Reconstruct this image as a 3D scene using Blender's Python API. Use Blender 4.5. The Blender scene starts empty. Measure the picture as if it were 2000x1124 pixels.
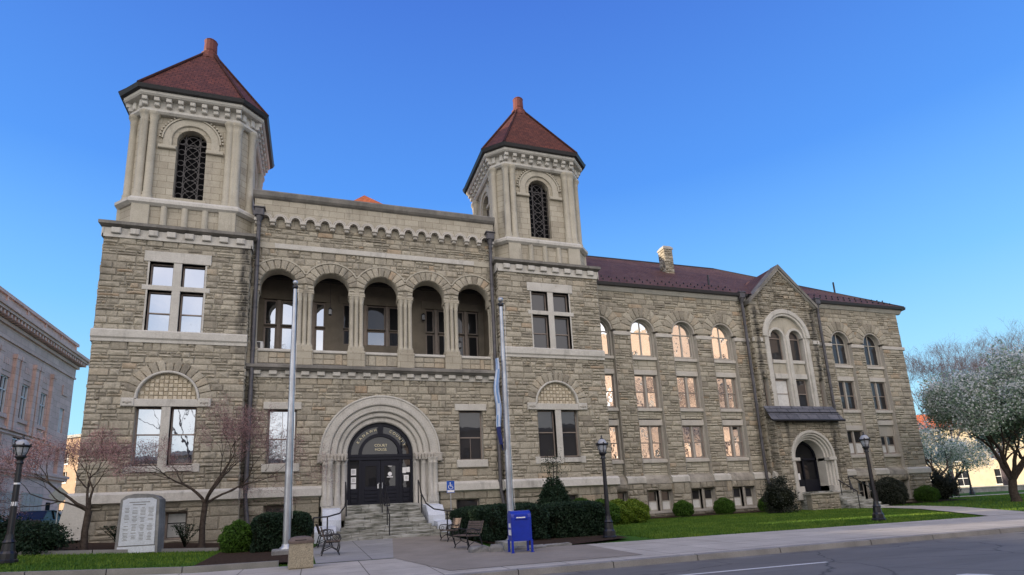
import bpy, bmesh, math, random
import numpy as np
from mathutils import Vector, Matrix
random.seed(7); RNG = np.random.default_rng(7)
PI = math.pi; R = math.radians
sc = bpy.context.scene; COL = sc.collection

# ------------------------------------------------------------------ camera
cam = bpy.data.cameras.new('camera'); camo = bpy.data.objects.new('camera', cam); COL.objects.link(camo)
sc.camera = camo
RX = (0.94792403, -0.31467754, -0.049174); DN = (0.02308576, 0.22187308, -0.97480223); FW = (0.31765875, 0.92290324, 0.2175834)
camo.matrix_world = Matrix(((RX[0], -DN[0], -FW[0], 0), (RX[1], -DN[1], -FW[1], 0), (RX[2], -DN[2], -FW[2], 1.5), (0, 0, 0, 1)))
cam.sensor_fit = 'HORIZONTAL'; cam.sensor_width = 36; cam.lens = 1128.3 / 2000 * 36
cam.shift_y = (745 - 562) / 2000
cam.clip_start = 0.1; cam.clip_end = 2000

# ------------------------------------------------------------------ sky + sun
SUN_AZ = Vector((-1, 0.12, 0)).normalized(); SUN_EL = R(9)
w = bpy.data.worlds.new('World'); sc.world = w; w.use_nodes = True
nt = w.node_tree; nt.nodes.clear()
def N(nt, t, **k):
    n = nt.nodes.new(t)
    for a, b in k.items(): setattr(n, a, b)
    return n
out = N(nt, 'ShaderNodeOutputWorld'); bg = N(nt, 'ShaderNodeBackground')
sky = N(nt, 'ShaderNodeTexSky', sky_type='NISHITA', sun_disc=False, sun_elevation=SUN_EL, sun_rotation=math.atan2(SUN_AZ.x, SUN_AZ.y))
sky.air_density = 1.0; sky.dust_density = 0.3; sky.ozone_density = 2.5; sky.altitude = 200
# clear spring air: deep blue overhead easing to pale cyan at the skyline
tcz = N(nt, 'ShaderNodeTexCoord'); sxz = N(nt, 'ShaderNodeSeparateXYZ'); nt.links.new(tcz.outputs['Generated'], sxz.inputs[0])
gr = N(nt, 'ShaderNodeValToRGB'); el = gr.color_ramp.elements; SKYC = [(0.0, (0.55, 0.86, 0.97)), (0.15, (0.38, 0.74, 0.98)), (0.32, (0.19, 0.52, 0.98)), (0.5, (0.085, 0.30, 0.86)), (0.72, (0.058, 0.18, 0.66)), (1.0, (0.03, 0.10, 0.5))]
while len(el) < len(SKYC): el.new(0.5)
for i_, (p_, c_) in enumerate(SKYC): el[i_].position = p_; el[i_].color = (*[v / 0.12 * 0.12 for v in c_], 1)
nt.links.new(sxz.outputs['Z'], gr.inputs[0])
gm_ = N(nt, 'ShaderNodeMix', data_type='RGBA', blend_type='MULTIPLY'); gm_.inputs[0].default_value = 1; nt.links.new(gr.outputs[0], gm_.inputs[6]); gm_.inputs[7].default_value = (0.74 / 0.12,) * 3 + (1,)
hs = N(nt, 'ShaderNodeMix', data_type='RGBA'); hs.inputs[0].default_value = 0.9; nt.links.new(sky.outputs[0], hs.inputs[6]); nt.links.new(gm_.outputs[2], hs.inputs[7])
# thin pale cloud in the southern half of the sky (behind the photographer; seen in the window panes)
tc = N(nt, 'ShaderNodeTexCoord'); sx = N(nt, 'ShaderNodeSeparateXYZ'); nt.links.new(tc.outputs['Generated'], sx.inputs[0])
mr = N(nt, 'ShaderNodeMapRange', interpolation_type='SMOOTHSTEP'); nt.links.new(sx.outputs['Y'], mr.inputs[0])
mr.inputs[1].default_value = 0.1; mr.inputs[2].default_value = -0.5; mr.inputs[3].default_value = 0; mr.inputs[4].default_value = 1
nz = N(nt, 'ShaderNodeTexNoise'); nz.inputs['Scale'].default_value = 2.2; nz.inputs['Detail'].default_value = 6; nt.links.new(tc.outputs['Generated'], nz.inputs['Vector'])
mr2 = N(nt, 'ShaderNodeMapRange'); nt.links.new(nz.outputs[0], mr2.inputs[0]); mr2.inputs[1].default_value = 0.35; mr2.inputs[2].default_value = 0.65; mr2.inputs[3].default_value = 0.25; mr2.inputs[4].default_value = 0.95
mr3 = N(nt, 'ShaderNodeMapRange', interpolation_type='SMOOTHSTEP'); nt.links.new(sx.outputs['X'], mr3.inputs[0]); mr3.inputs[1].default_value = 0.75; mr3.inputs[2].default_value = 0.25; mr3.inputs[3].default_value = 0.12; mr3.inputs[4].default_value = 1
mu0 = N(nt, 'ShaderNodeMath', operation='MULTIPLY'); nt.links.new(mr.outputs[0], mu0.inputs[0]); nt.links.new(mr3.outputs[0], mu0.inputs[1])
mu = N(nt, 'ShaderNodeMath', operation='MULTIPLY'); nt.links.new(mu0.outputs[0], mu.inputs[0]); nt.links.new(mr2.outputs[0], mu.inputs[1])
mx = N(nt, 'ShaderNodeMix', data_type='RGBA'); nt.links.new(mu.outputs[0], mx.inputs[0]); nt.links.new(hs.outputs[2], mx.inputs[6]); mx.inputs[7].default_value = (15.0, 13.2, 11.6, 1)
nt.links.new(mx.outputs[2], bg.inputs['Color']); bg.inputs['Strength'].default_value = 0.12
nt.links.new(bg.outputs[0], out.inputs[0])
sun = bpy.data.lights.new('sun', 'SUN'); sun.energy = 5.0; sun.angle = R(0.5); sun.color = (1, 0.83, 0.64)
suno = bpy.data.objects.new('sun', sun); COL.objects.link(suno)
sd = (SUN_AZ * math.cos(SUN_EL) + Vector((0, 0, math.sin(SUN_EL))))
suno.rotation_euler = sd.to_track_quat('Z', 'Y').to_euler()
sc.view_settings.view_transform = 'Standard'; sc.view_settings.look = 'None'; sc.view_settings.exposure = 0.68; sc.view_settings.gamma = 1
sc.cycles.max_bounces = 6; sc.cycles.diffuse_bounces = 3; sc.cycles.glossy_bounces = 3; sc.cycles.transmission_bounces = 2

# ------------------------------------------------------------------ materials
M = {}
class Mat:
    def __init__(s, name, rough=0.8, spec=0.3, metal=0.0):
        m = bpy.data.materials.new(name); m.use_nodes = True; s.m = m; s.nt = m.node_tree
        s.b = s.nt.nodes['Principled BSDF']; s.b.inputs['Roughness'].default_value = rough
        s.b.inputs['Specular IOR Level'].default_value = spec; s.b.inputs['Metallic'].default_value = metal
        s.tc = s.nt.nodes.new('ShaderNodeTexCoord'); s.pos = s.nt.nodes.new('ShaderNodeNewGeometry').outputs['Position']
        s.uv = s.tc.outputs['UV']; M[name] = m
    def n(s, t, **k): return N(s.nt, t, **k)
    def l(s, a, b): s.nt.links.new(a, b)
    def map(s, vec, scale):
        q = s.n('ShaderNodeMapping'); q.inputs['Scale'].default_value = scale; s.l(vec, q.inputs[0]); return q.outputs[0]
    def noise(s, scale, detail=4, vec=None, rough=0.6):
        q = s.n('ShaderNodeTexNoise'); q.inputs['Scale'].default_value = scale; q.inputs['Detail'].default_value = detail; q.inputs['Roughness'].default_value = rough
        s.l(vec or s.pos, q.inputs['Vector']); return q.outputs[0]
    def ramp(s, fac, stops):
        q = s.n('ShaderNodeValToRGB'); e = q.color_ramp.elements
        while len(e) < len(stops): e.new(0.5)
        for i, (p, c) in enumerate(stops): e[i].position = p; e[i].color = (*c, 1) if len(c) == 3 else c
        s.l(fac, q.inputs[0]); return q.outputs[0]
    def rng(s, fac, a, b, c, d):
        q = s.n('ShaderNodeMapRange'); s.l(fac, q.inputs[0])
        for i, v in enumerate((a, b, c, d)): q.inputs[i + 1].default_value = v
        return q.outputs[0]
    def mix(s, fac, a, b, mode='MIX'):
        q = s.n('ShaderNodeMix', data_type='RGBA', blend_type=mode)
        if hasattr(fac, 'links'): s.l(fac, q.inputs[0])
        else: q.inputs[0].default_value = fac
        for v, i in ((a, 6), (b, 7)):
            if hasattr(v, 'links'): s.l(v, q.inputs[i])
            else: q.inputs[i].default_value = (*v, 1)
        return q.outputs[2]
    def color(s, c):
        if hasattr(c, 'links'): s.l(c, s.b.inputs['Base Color'])
        else: s.b.inputs['Base Color'].default_value = (*c, 1)
        return s
    def bump(s, h, strength=0.4, dist=0.02):
        q = s.n('ShaderNodeBump'); q.inputs['Strength'].default_value = strength; q.inputs['Distance'].default_value = dist
        s.l(h, q.inputs['Height']); s.l(q.outputs[0], s.b.inputs['Normal']); return s
    def rnd(s):
        return s.n('ShaderNodeNewGeometry').outputs['Random Per Island']

STAINS = [(30.5, 0.28, 6.5, 15.6), (35.85, 0.3, 6.5, 15.6), (-3.75, 0.3, 9.0, 16), (9.9, 0.2, 2.0, 9.0), (-3.3, 0.25, 1.0, 8.5), (31.2, 0.25, 4.0, 7.2), (35.3, 0.35, 2.0, 7.2)]
def rocky(name, stops, dark=0.5, grime=0.5, bumpd=0.05):
    t = Mat(name, 0.9, 0.15)
    base = t.ramp(t.rnd(), stops)
    n1 = t.noise(2.6, 6); base = t.mix(t.rng(n1, 0.3, 0.7, 0.0, 0.55), base, (0.385, 0.349, 0.277))
    fine = t.noise(14, 4); base = t.mix(1.0, base, t.ramp(fine, [(0.3, (0.74,) * 3), (0.7, (1.12,) * 3)]), 'MULTIPLY')
    st = t.noise(1.0, 5, t.map(t.pos, (1.6, 1.6, 0.16)), 0.7)
    base = t.mix(t.rng(st, 0.53, 0.72, 0, grime), base, (0.085, 0.08, 0.07))
    sp = t.n('ShaderNodeSeparateXYZ'); t.l(t.pos, sp.inputs[0]); wob = t.noise(0.9, 4); rag = t.noise(3.0, 6, t.map(t.pos, (1.5, 1, 0.35)), 0.75)
    for xs, hw, zlo, zhi in STAINS:                      # black run-off marks below gutters and valleys
        a = t.n('ShaderNodeMath', operation='SUBTRACT'); t.l(sp.outputs[0], a.inputs[0]); a.inputs[1].default_value = xs - 0.25
        b = t.n('ShaderNodeMath', operation='MULTIPLY_ADD'); t.l(wob, b.inputs[0]); b.inputs[1].default_value = -0.5; t.l(a.outputs[0], b.inputs[2])
        c = t.n('ShaderNodeMath', operation='ABSOLUTE'); t.l(b.outputs[0], c.inputs[0])
        m1 = t.rng(c.outputs[0], hw, hw * 0.3, 0, 1); m2 = t.rng(sp.outputs[2], zlo, zlo + 2.5, 0, 1); m3 = t.rng(sp.outputs[2], zhi, zhi - 0.3, 0, 1); m4 = t.rng(rag, 0.34, 0.54, 0.25, 0.95)
        f = m1
        for mm in (m2, m3, m4): q = t.n('ShaderNodeMath', operation='MULTIPLY'); t.l(f, q.inputs[0]); t.l(mm, q.inputs[1]); f = q.outputs[0]
        base = t.mix(f, base, (0.045, 0.043, 0.04))
    t.color(base).bump(t.noise(5, 8), 0.8, bumpd); return t
STONE = [(0.0, (0.215, 0.192, 0.155)), (0.2, (0.325, 0.294, 0.235)), (0.5, (0.395, 0.359, 0.287)), (0.85, (0.465, 0.425, 0.341)), (0.96, (0.43, 0.365, 0.272)), (1.0, (0.41, 0.30, 0.20))]
rocky('rock_faced_sandstone', STONE)
rocky('weathered_sandstone', [(a, tuple(v * 0.82 for v in c)) for a, c in STONE], grime=0.85)
t = Mat('mortar', 0.95, 0.1); t.color(t.ramp(t.noise(3), [(0.3, (0.22, 0.205, 0.17)), (0.7, (0.31, 0.29, 0.24))]))
def smooth_stone(name, a, b, grime=(0.10, 0.095, 0.085), g=0.6, bs=0.3, joints=None):
    t = Mat(name, 0.85, 0.2)
    c = t.ramp(t.noise(1.3, 5), [(0.3, a), (0.7, b)])
    st = t.noise(1.2, 5, t.map(t.pos, (1.4, 1.4, 0.35)), 0.7); c = t.mix(t.rng(st, 0.55, 0.78, 0, g), c, grime)
    c = t.mix(1.0, c, t.ramp(t.noise(18, 3), [(0.3, (0.86,) * 3), (0.7, (1.06,) * 3)]), 'MULTIPLY')
    if joints:
        q = t.n('ShaderNodeTexBrick'); q.inputs['Scale'].default_value = 1; q.inputs['Brick Width'].default_value = joints[0]; q.inputs['Row Height'].default_value = joints[1]
        q.inputs['Mortar Size'].default_value = 0.012; q.inputs['Color1'].default_value = (1, 1, 1, 1); q.inputs['Color2'].default_value = (0.84, 0.83, 0.82, 1); q.inputs['Mortar'].default_value = (0.5, 0.48, 0.45, 1)
        sp = t.n('ShaderNodeSeparateXYZ'); t.l(t.pos, sp.inputs[0]); ad = t.n('ShaderNodeMath', operation='ADD'); t.l(sp.outputs[0], ad.inputs[0]); t.l(sp.outputs[1], ad.inputs[1])
        cb = t.n('ShaderNodeCombineXYZ'); t.l(ad.outputs[0], cb.inputs[0]); t.l(sp.outputs[2], cb.inputs[1]); t.l(cb.outputs[0], q.inputs['Vector'])
        c = t.mix(1.0, c, q.outputs['Color'], 'MULTIPLY')
    t.color(c).bump(t.noise(8, 6), bs, 0.02); return t
smooth_stone('pale_limestone', (0.47, 0.45, 0.405), (0.57, 0.55, 0.50))
smooth_stone('dressed_sandstone', (0.40, 0.364, 0.29), (0.48, 0.442, 0.357), joints=(0.85, 0.38))
smooth_stone('plain_sandstone', (0.40, 0.37, 0.30), (0.48, 0.445, 0.365))
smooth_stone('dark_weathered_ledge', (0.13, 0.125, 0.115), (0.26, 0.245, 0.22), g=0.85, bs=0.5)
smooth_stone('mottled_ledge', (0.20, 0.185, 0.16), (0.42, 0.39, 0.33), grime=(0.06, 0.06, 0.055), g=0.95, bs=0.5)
smooth_stone('window_stone', (0.38, 0.355, 0.31), (0.45, 0.42, 0.37), g=0.3)
smooth_stone('entrance_limestone', (0.45, 0.43, 0.385), (0.57, 0.55, 0.50), g=0.5, bs=0.5)
smooth_stone('wing_trim_stone', (0.47, 0.44, 0.39), (0.55, 0.52, 0.465), g=0.35)
smooth_stone('granite_marker', (0.54, 0.58, 0.64), (0.66, 0.70, 0.76), g=0.35)
smooth_stone('granite_rough', (0.16, 0.16, 0.16), (0.34, 0.34, 0.33), g=0.8, bs=0.9)
smooth_stone('grey_pink_masonry', (0.68, 0.47, 0.39), (0.78, 0.55, 0.46), g=0.25, joints=(1.4, 0.6))
smooth_stone('sunlit_brick', (0.50, 0.33, 0.22), (0.60, 0.42, 0.28), g=0.2)
smooth_stone('cream_wall', (0.55, 0.47, 0.34), (0.66, 0.57, 0.42), g=0.15)
smooth_stone('tan_brick', (0.58, 0.44, 0.35), (0.66, 0.53, 0.43), g=0.2, joints=(0.3, 0.12))
t = Mat('worn_step_stone', 0.8, 0.3)
c = t.ramp(t.noise(2.2, 6, t.map(t.pos, (0.55, 1, 3.2)), 0.65), [(0.36, (0.07, 0.075, 0.06)), (0.47, (0.22, 0.22, 0.19)), (0.58, (0.36, 0.36, 0.33)), (0.75, (0.50, 0.50, 0.47))]); t.color(c).bump(t.noise(10, 5), 0.4, 0.02)
def tiles(name, c1, c2, wdt, hgt, extra=None):
    t = Mat(name, 0.75, 0.15); q = t.n('ShaderNodeTexBrick'); q.inputs['Scale'].default_value = 1
    q.inputs['Brick Width'].default_value = wdt; q.inputs['Row Height'].default_value = hgt; q.inputs['Mortar Size'].default_value = hgt * 0.09; q.inputs['Mortar Smooth'].default_value = 0.6
    q.inputs['Color1'].default_value = (*c1, 1); q.inputs['Color2'].default_value = (*c2, 1); q.inputs['Mortar'].default_value = (*(v * 0.35 for v in c1), 1); t.l(t.uv, q.inputs['Vector'])
    c = t.mix(t.rng(t.noise(0.7, 6), 0.35, 0.7, 0, 0.7), q.outputs['Color'], extra or c2); c = t.mix(1, c, t.ramp(t.noise(4.5, 5, t.map(t.pos, (1, 1, 0.5))), [(0.3, (0.72, 0.72, 0.74)), (0.7, (1.25, 1.22, 1.15))]), 'MULTIPLY')
    t.color(c)
    sp = t.n('ShaderNodeSeparateXYZ'); t.l(t.uv, sp.inputs[0]); md = t.n('ShaderNodeMath', operation='MODULO'); t.l(sp.outputs[1], md.inputs[0]); md.inputs[1].default_value = hgt
    iv = t.rng(md.outputs[0], 0, hgt, 1, 0); t.bump(iv, 0.9, 0.05); return t
tiles('red_clay_tiles', (0.10, 0.038, 0.030), (0.155, 0.054, 0.040), 0.36, 0.26, (0.075, 0.034, 0.030))
tiles('purple_roof_slates', (0.085, 0.044, 0.034), (0.135, 0.062, 0.043), 0.32, 0.20, (0.15, 0.088, 0.07))
tiles('orange_clay_tiles', (0.50, 0.14, 0.06), (0.60, 0.18, 0.08), 0.3, 0.2)
tiles('grey_slates', (0.09, 0.095, 0.115), (0.14, 0.145, 0.17), 0.9, 0.55)
def plain(name, c, rough=0.6, spec=0.4, metal=0.0, var=0.12, sc_=6, bs=0.0):
    t = Mat(name, rough, spec, metal)
    t.color(t.ramp(t.noise(sc_, 4), [(0.3, tuple(v * (1 - var) for v in c)), (0.7, tuple(min(1, v * (1 + var)) for v in c))]))
    if bs: t.bump(t.noise(sc_ * 4, 4), bs, 0.01)
    return t
plain('terracotta_finial', (0.13, 0.035, 0.027), 0.7)
plain('dark_gutter', (0.022, 0.022, 0.025), 0.45)
plain('lead_pipe', (0.075, 0.072, 0.08), 0.5, var=0.35, sc_=3)
plain('black_iron', (0.012, 0.012, 0.016), 0.35, 0.5)
plain('navy_black_paint', (0.008, 0.009, 0.016), 0.5, 0.25)
plain('navy_door_paint', (0.009, 0.010, 0.018), 0.5, 0.25)
plain('frame_taupe', (0.26, 0.215, 0.185), 0.6)
plain('frame_dark', (0.06, 0.055, 0.055), 0.5)
plain('white_paint', (0.72, 0.72, 0.70), 0.5, var=0.06)
plain('paper_white', (0.8, 0.8, 0.8), 0.7, var=0.04)
plain('gold_lettering', (0.75, 0.68, 0.45), 0.5)
plain('flagpole_steel', (0.42, 0.44, 0.47), 0.35, 0.5, 0.6, var=0.2, sc_=2)
plain('postal_blue', (0.005, 0.028, 0.36), 0.3, 0.5)
plain('sign_blue', (0.01, 0.08, 0.42), 0.5)
plain('aggregate_concrete', (0.33, 0.29, 0.21), 0.9, var=0.45, sc_=40, bs=0.5)
plain('bench_slats', (0.13, 0.10, 0.085), 0.7, var=0.3, sc_=8)
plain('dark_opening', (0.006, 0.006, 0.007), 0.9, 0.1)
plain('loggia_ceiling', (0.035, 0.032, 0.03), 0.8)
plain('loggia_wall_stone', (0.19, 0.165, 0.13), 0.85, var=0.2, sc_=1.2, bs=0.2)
plain('mulch', (0.050, 0.035, 0.026), 0.95, 0.05, var=0.5, sc_=12, bs=1.0)
plain('tree_bark', (0.070, 0.055, 0.045), 0.9, 0.1, var=0.4, sc_=8, bs=0.6)
plain('pale_bark', (0.085, 0.07, 0.075), 0.9, 0.1, var=0.3, sc_=8)
plain('car_black', (0.012, 0.012, 0.013), 0.4, 0.25)
plain('car_silver', (0.42, 0.44, 0.47), 0.25, 0.6)
plain('tyre_rubber', (0.015, 0.015, 0.015), 0.8)
plain('sign_back_grey', (0.23, 0.25, 0.25), 0.5, 0.4, 0.3)
plain('tympanum_light', (0.55, 0.49, 0.38), 0.85); plain('tympanum_dark', (0.44, 0.38, 0.28), 0.85)
plain('basement_board', (0.34, 0.35, 0.34), 0.7); plain('window_blind', (0.62, 0.62, 0.60), 0.7)
def glass(name, refl, tint=(0.85, 0.9, 1.0), base=(0.02, 0.022, 0.028), wav=0.15):
    t = Mat(name, 0.5, 0.15); t.color(base)
    g = t.n('ShaderNodeBsdfGlossy'); g.inputs['Roughness'].default_value = 0.015; g.inputs['Color'].default_value = (*tint, 1)
    bp = t.n('ShaderNodeBump'); bp.inputs['Strength'].default_value = wav; bp.inputs['Distance'].default_value = 0.01; t.l(t.noise(1.7, 2), bp.inputs['Height']); t.l(bp.outputs[0], g.inputs['Normal'])
    ms = t.n('ShaderNodeMixShader'); ms.inputs[0].default_value = refl; t.l(t.b.outputs[0], ms.inputs[1]); t.l(g.outputs[0], ms.inputs[2])
    o = t.nt.nodes['Material Output']; t.l(ms.outputs[0], o.inputs['Surface'])
glass('bright_glass', 0.5); glass('dim_glass', 0.05, base=(0.022, 0.021, 0.022)); glass('door_glass', 0.04, base=(0.006, 0.006, 0.008)); glass('mirror_glass', 0.88, tint=(1, 0.97, 0.94), wav=0.5); glass('old_mirror_glass', 0.74, tint=(0.95, 0.95, 0.97), wav=1.0, base=(0.06, 0.055, 0.05)); glass('blue_glass', 0.22, base=(0.03, 0.035, 0.05))
t = Mat('lamp_glass', 0.3, 0.5); t.color((0.42, 0.44, 0.47)); t.b.inputs['Transmission Weight'].default_value = 0.15
def leaf(name, a, b, trans=0.25, rough=0.6):
    t = Mat(name, rough, 0.25); t.color(t.ramp(t.rnd(), [(0, a), (1, b)]))
    o = t.nt.nodes['Material Output']; tr = t.n('ShaderNodeBsdfTranslucent'); t.l(t.b.inputs['Base Color'].links[0].from_socket, tr.inputs['Color'])
    ms = t.n('ShaderNodeMixShader'); ms.inputs[0].default_value = trans; t.l(t.b.outputs[0], ms.inputs[1]); t.l(tr.outputs[0], ms.inputs[2]); t.l(ms.outputs[0], o.inputs['Surface'])
leaf('yew_needles', (0.010, 0.026, 0.014), (0.030, 0.060, 0.030)); leaf('boxwood_leaves', (0.035, 0.085, 0.012), (0.085, 0.18, 0.022))
leaf('yellow_green_leaves', (0.07, 0.14, 0.012), (0.20, 0.27, 0.03)); leaf('rhododendron_leaves', (0.020, 0.026, 0.020), (0.055, 0.062, 0.045))
leaf('dogwood_buds', (0.24, 0.13, 0.13), (0.44, 0.28, 0.28)); leaf('blossom_leaves', (0.16, 0.24, 0.15), (0.36, 0.47, 0.34), 0.45); leaf('white_blossom', (0.78, 0.80, 0.77), (0.9, 0.9, 0.87), 0.5)
leaf('grass_blades', (0.06, 0.14, 0.018), (0.16, 0.28, 0.04), 0.35)
t = Mat('lawn_turf', 0.9, 0.1); t.color(t.ramp(t.noise(1.6, 8), [(0.3, (0.030, 0.085, 0.012)), (0.7, (0.060, 0.145, 0.022))])).bump(t.noise(30, 4), 0.8, 0.03)
t = Mat('asphalt_road', 0.75, 0.3)
c = t.ramp(t.noise(60, 3), [(0.3, (0.105, 0.10, 0.093)), (0.7, (0.165, 0.16, 0.15))])
c = t.mix(t.rng(t.noise(0.35, 5, t.map(t.pos, (0.35, 1.6, 1))), 0.4, 0.65, 0, 0.6), c, (0.20, 0.195, 0.185)); vo = t.n('ShaderNodeTexVoronoi', feature='DISTANCE_TO_EDGE'); vo.inputs['Scale'].default_value = 0.35; wv_ = t.n('ShaderNodeMix', data_type='RGBA', blend_type='ADD'); wv_.inputs[0].default_value = 0.5; t.l(t.pos, wv_.inputs[6]); nn = t.n('ShaderNodeTexNoise'); nn.inputs['Scale'].default_value = 1.5; nn.inputs['Detail'].default_value = 5; t.l(t.pos, nn.inputs['Vector']); t.l(nn.outputs['Color'], wv_.inputs[7]); t.l(wv_.outputs[2], vo.inputs['Vector'])
c = t.mix(t.rng(vo.outputs['Distance'], 0.0, 0.012, 0.75, 0), c, (0.03, 0.03, 0.03)); st_ = t.noise(0.8, 6, t.map(t.pos, (0.5, 2.2, 1)), 0.7); c = t.mix(t.rng(st_, 0.55, 0.75, 0, 0.5), c, (0.05, 0.05, 0.052)); t.color(c).bump(t.noise(90, 3), 0.4, 0.01)
def concrete(name, a, b, jw=None, ang=0):
    t = Mat(name, 0.85, 0.2); c = t.ramp(t.noise(1.1, 8), [(0.3, a), (0.7, b)])
    c = t.mix(1, c, t.ramp(t.noise(45, 3), [(0.3, (0.82,) * 3), (0.7, (1.08,) * 3)]), 'MULTIPLY')
    if jw:
        q = t.n('ShaderNodeTexBrick'); q.offset = 0; q.inputs['Scale'].default_value = 1; q.inputs['Brick Width'].default_value = jw[0]; q.inputs['Row Height'].default_value = jw[1]; q.inputs['Mortar Size'].default_value = 0.014
        q.inputs['Color1'].default_value = (1, 1, 1, 1); q.inputs['Color2'].default_value = (0.88, 0.88, 0.88, 1); q.inputs['Mortar'].default_value = (0.35, 0.35, 0.33, 1)
        mp = t.n('ShaderNodeMapping'); mp.inputs['Rotation'].default_value = (0, 0, ang); mp.inputs['Location'].default_value = (0.3, 0.55, 0); t.l(t.pos, mp.inputs[0]); t.l(mp.outputs[0], q.inputs['Vector'])
        c = t.mix(1, c, q.outputs['Color'], 'MULTIPLY')
    t.color(c).bump(t.noise(25, 4), 0.3, 0.01)
concrete('pavement_concrete', (0.41, 0.38, 0.33), (0.54, 0.505, 0.445), (1.5, 1.55)); concrete('plaza_concrete', (0.29, 0.285, 0.27), (0.39, 0.385, 0.365), (1.9, 3.1), 0.0)
concrete('brown_paving', (0.235, 0.21, 0.175), (0.32, 0.285, 0.24)); concrete('kerb_stone', (0.20, 0.195, 0.185), (0.32, 0.31, 0.29)); concrete('road_paint', (0.62, 0.62, 0.60), (0.72, 0.72, 0.7))
concrete('gutter_concrete', (0.13, 0.125, 0.115), (0.24, 0.23, 0.215), (3.0, 2.0))
plain('far_ground', (0.12, 0.12, 0.10), 0.9)

# ------------------------------------------------------------------ mesh builder
NOSPLIT = {'window', 'pane', 'printed_lines', 'wheelchair_symbol', 'trunk', 'stems', 'kerb', 'lawn_kerb', 'snow_guard', 'dentil_row', 'door_panels', 'window_grille', 'arch_stones', 'belfry_wall', 'wing_roof', 'gable_roof', 'porch_roof', 'body', 'cloth'}
class MB:
    def __init__(s): s.v = []; s.f = []; s.mi = []; s.sm = []; s.uv = {}; s.T = None
    def pt(s, p): return tuple(s.T @ Vector(p)) if s.T is not None else tuple(p)
    def add(s, vs, fs, mi=0, smooth=False):
        o = len(s.v); s.v += [s.pt(p) for p in vs]
        for f in fs: s.f.append(tuple(o + i for i in f)); s.mi.append(mi); s.sm.append(smooth)
    def face(s, pts, mi=0, uv=None):
        if uv: s.uv[len(s.f)] = uv
        s.add(pts, [tuple(range(len(pts)))], mi)
    def box(s, x0, x1, y0, y1, z0, z1, mi=0):
        s.add([(x0, y0, z0), (x1, y0, z0), (x1, y1, z0), (x0, y1, z0), (x0, y0, z1), (x1, y0, z1), (x1, y1, z1), (x0, y1, z1)],
              [(0, 3, 2, 1), (4, 5, 6, 7), (0, 1, 5, 4), (1, 2, 6, 5), (2, 3, 7, 6), (3, 0, 4, 7)], mi)
    def rbox(s, x0, x1, y0, y1, z0, z1, b=0.02, mi=0):   # box with chamfered front edges (toward -y)
        s.add([(x0, y0 + b, z0), (x1, y0 + b, z0), (x1, y1, z0), (x0, y1, z0), (x0, y0 + b, z1), (x1, y0 + b, z1), (x1, y1, z1), (x0, y1, z1),
               (x0 + b, y0, z0 + b), (x1 - b, y0, z0 + b), (x1 - b, y0, z1 - b), (x0 + b, y0, z1 - b)],
              [(0, 3, 2, 1), (4, 5, 6, 7), (1, 2, 6, 5), (2, 3, 7, 6), (3, 0, 4, 7), (8, 9, 10, 11), (0, 1, 9, 8), (1, 5, 10, 9), (5, 4, 11, 10), (4, 0, 8, 11)], mi)
    def prism(s, poly, y0, y1, mi=0, smooth=False):      # polygon in x,z extruded along y
        n = len(poly); vs = [(a, y0, b) for a, b in poly] + [(a, y1, b) for a, b in poly]
        fs = [tuple(range(n)), tuple(range(2 * n - 1, n - 1, -1))] + [(i, i + n, (i + 1) % n + n, (i + 1) % n) for i in range(n)]
        s.add(vs, fs, mi, smooth)
    def xprism(s, prof, x0, x1, mi=0):                   # profile in y,z extruded along x
        n = len(prof); vs = [(x0, a, b) for a, b in prof] + [(x1, a, b) for a, b in prof]
        s.add(vs, [tuple(range(n)), tuple(range(2 * n - 1, n - 1, -1))] + [(i, i + n, (i + 1) % n + n, (i + 1) % n) for i in range(n)], mi)
    def loft(s, rings, mi=0, smooth=True, cap=True):
        n = len(rings[0]); vs = [p for r in rings for p in r]; fs = []
        for k in range(len(rings) - 1):
            for i in range(n): fs.append((k * n + i, k * n + (i + 1) % n, (k + 1) * n + (i + 1) % n, (k + 1) * n + i))
        s.add(vs, fs, mi, smooth)
        if cap:
            s.add(rings[0], [tuple(range(n - 1, -1, -1))], mi); s.add(rings[-1], [tuple(range(n))], mi)
    def lathe(s, prof, cx, cy, n=12, mi=0, smooth=True, cz=0):
        s.loft([[(cx + r * math.cos(2 * PI * i / n), cy + r * math.sin(2 * PI * i / n), cz + z) for i in range(n)] for r, z in prof], mi, smooth)
    def tube(s, path, rad, n=8, mi=0, smooth=True, cap=True):
        path = [Vector(p) for p in path]; rings = []
        if not hasattr(rad, '__len__'): rad = [rad] * len(path)
        up = None
        for i, p in enumerate(path):
            d = (path[min(i + 1, len(path) - 1)] - path[max(i - 1, 0)]).normalized()
            if up is None: up = d.orthogonal().normalized()
            up = (up - d * up.dot(d)).normalized(); b = d.cross(up)
            rings.append([tuple(p + (up * math.cos(2 * PI * k / n) + b * math.sin(2 * PI * k / n)) * rad[i]) for k in range(n)])
        s.loft(rings, mi, smooth, cap)
    def arch(s, cx, zc, r0, r1, y0, y1, n=28, mi=0, a0=0.0, a1=PI, chamfer=0.0):
        pts = []
        for i in range(n + 1):
            a = a0 + (a1 - a0) * i / n; c, q = math.cos(a), math.sin(a)
            pts.append([(cx + (r0) * c, y1, zc + r0 * q), (cx + r0 * c, y0 + chamfer, zc + r0 * q), (cx + (r0 + chamfer) * c, y0, zc + (r0 + chamfer) * q), (cx + (r1 - chamfer) * c, y0, zc + (r1 - chamfer) * q), (cx + r1 * c, y0 + chamfer, zc + r1 * q), (cx + r1 * c, y1, zc + r1 * q)])
        s.loft(pts, mi, False, True)
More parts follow.
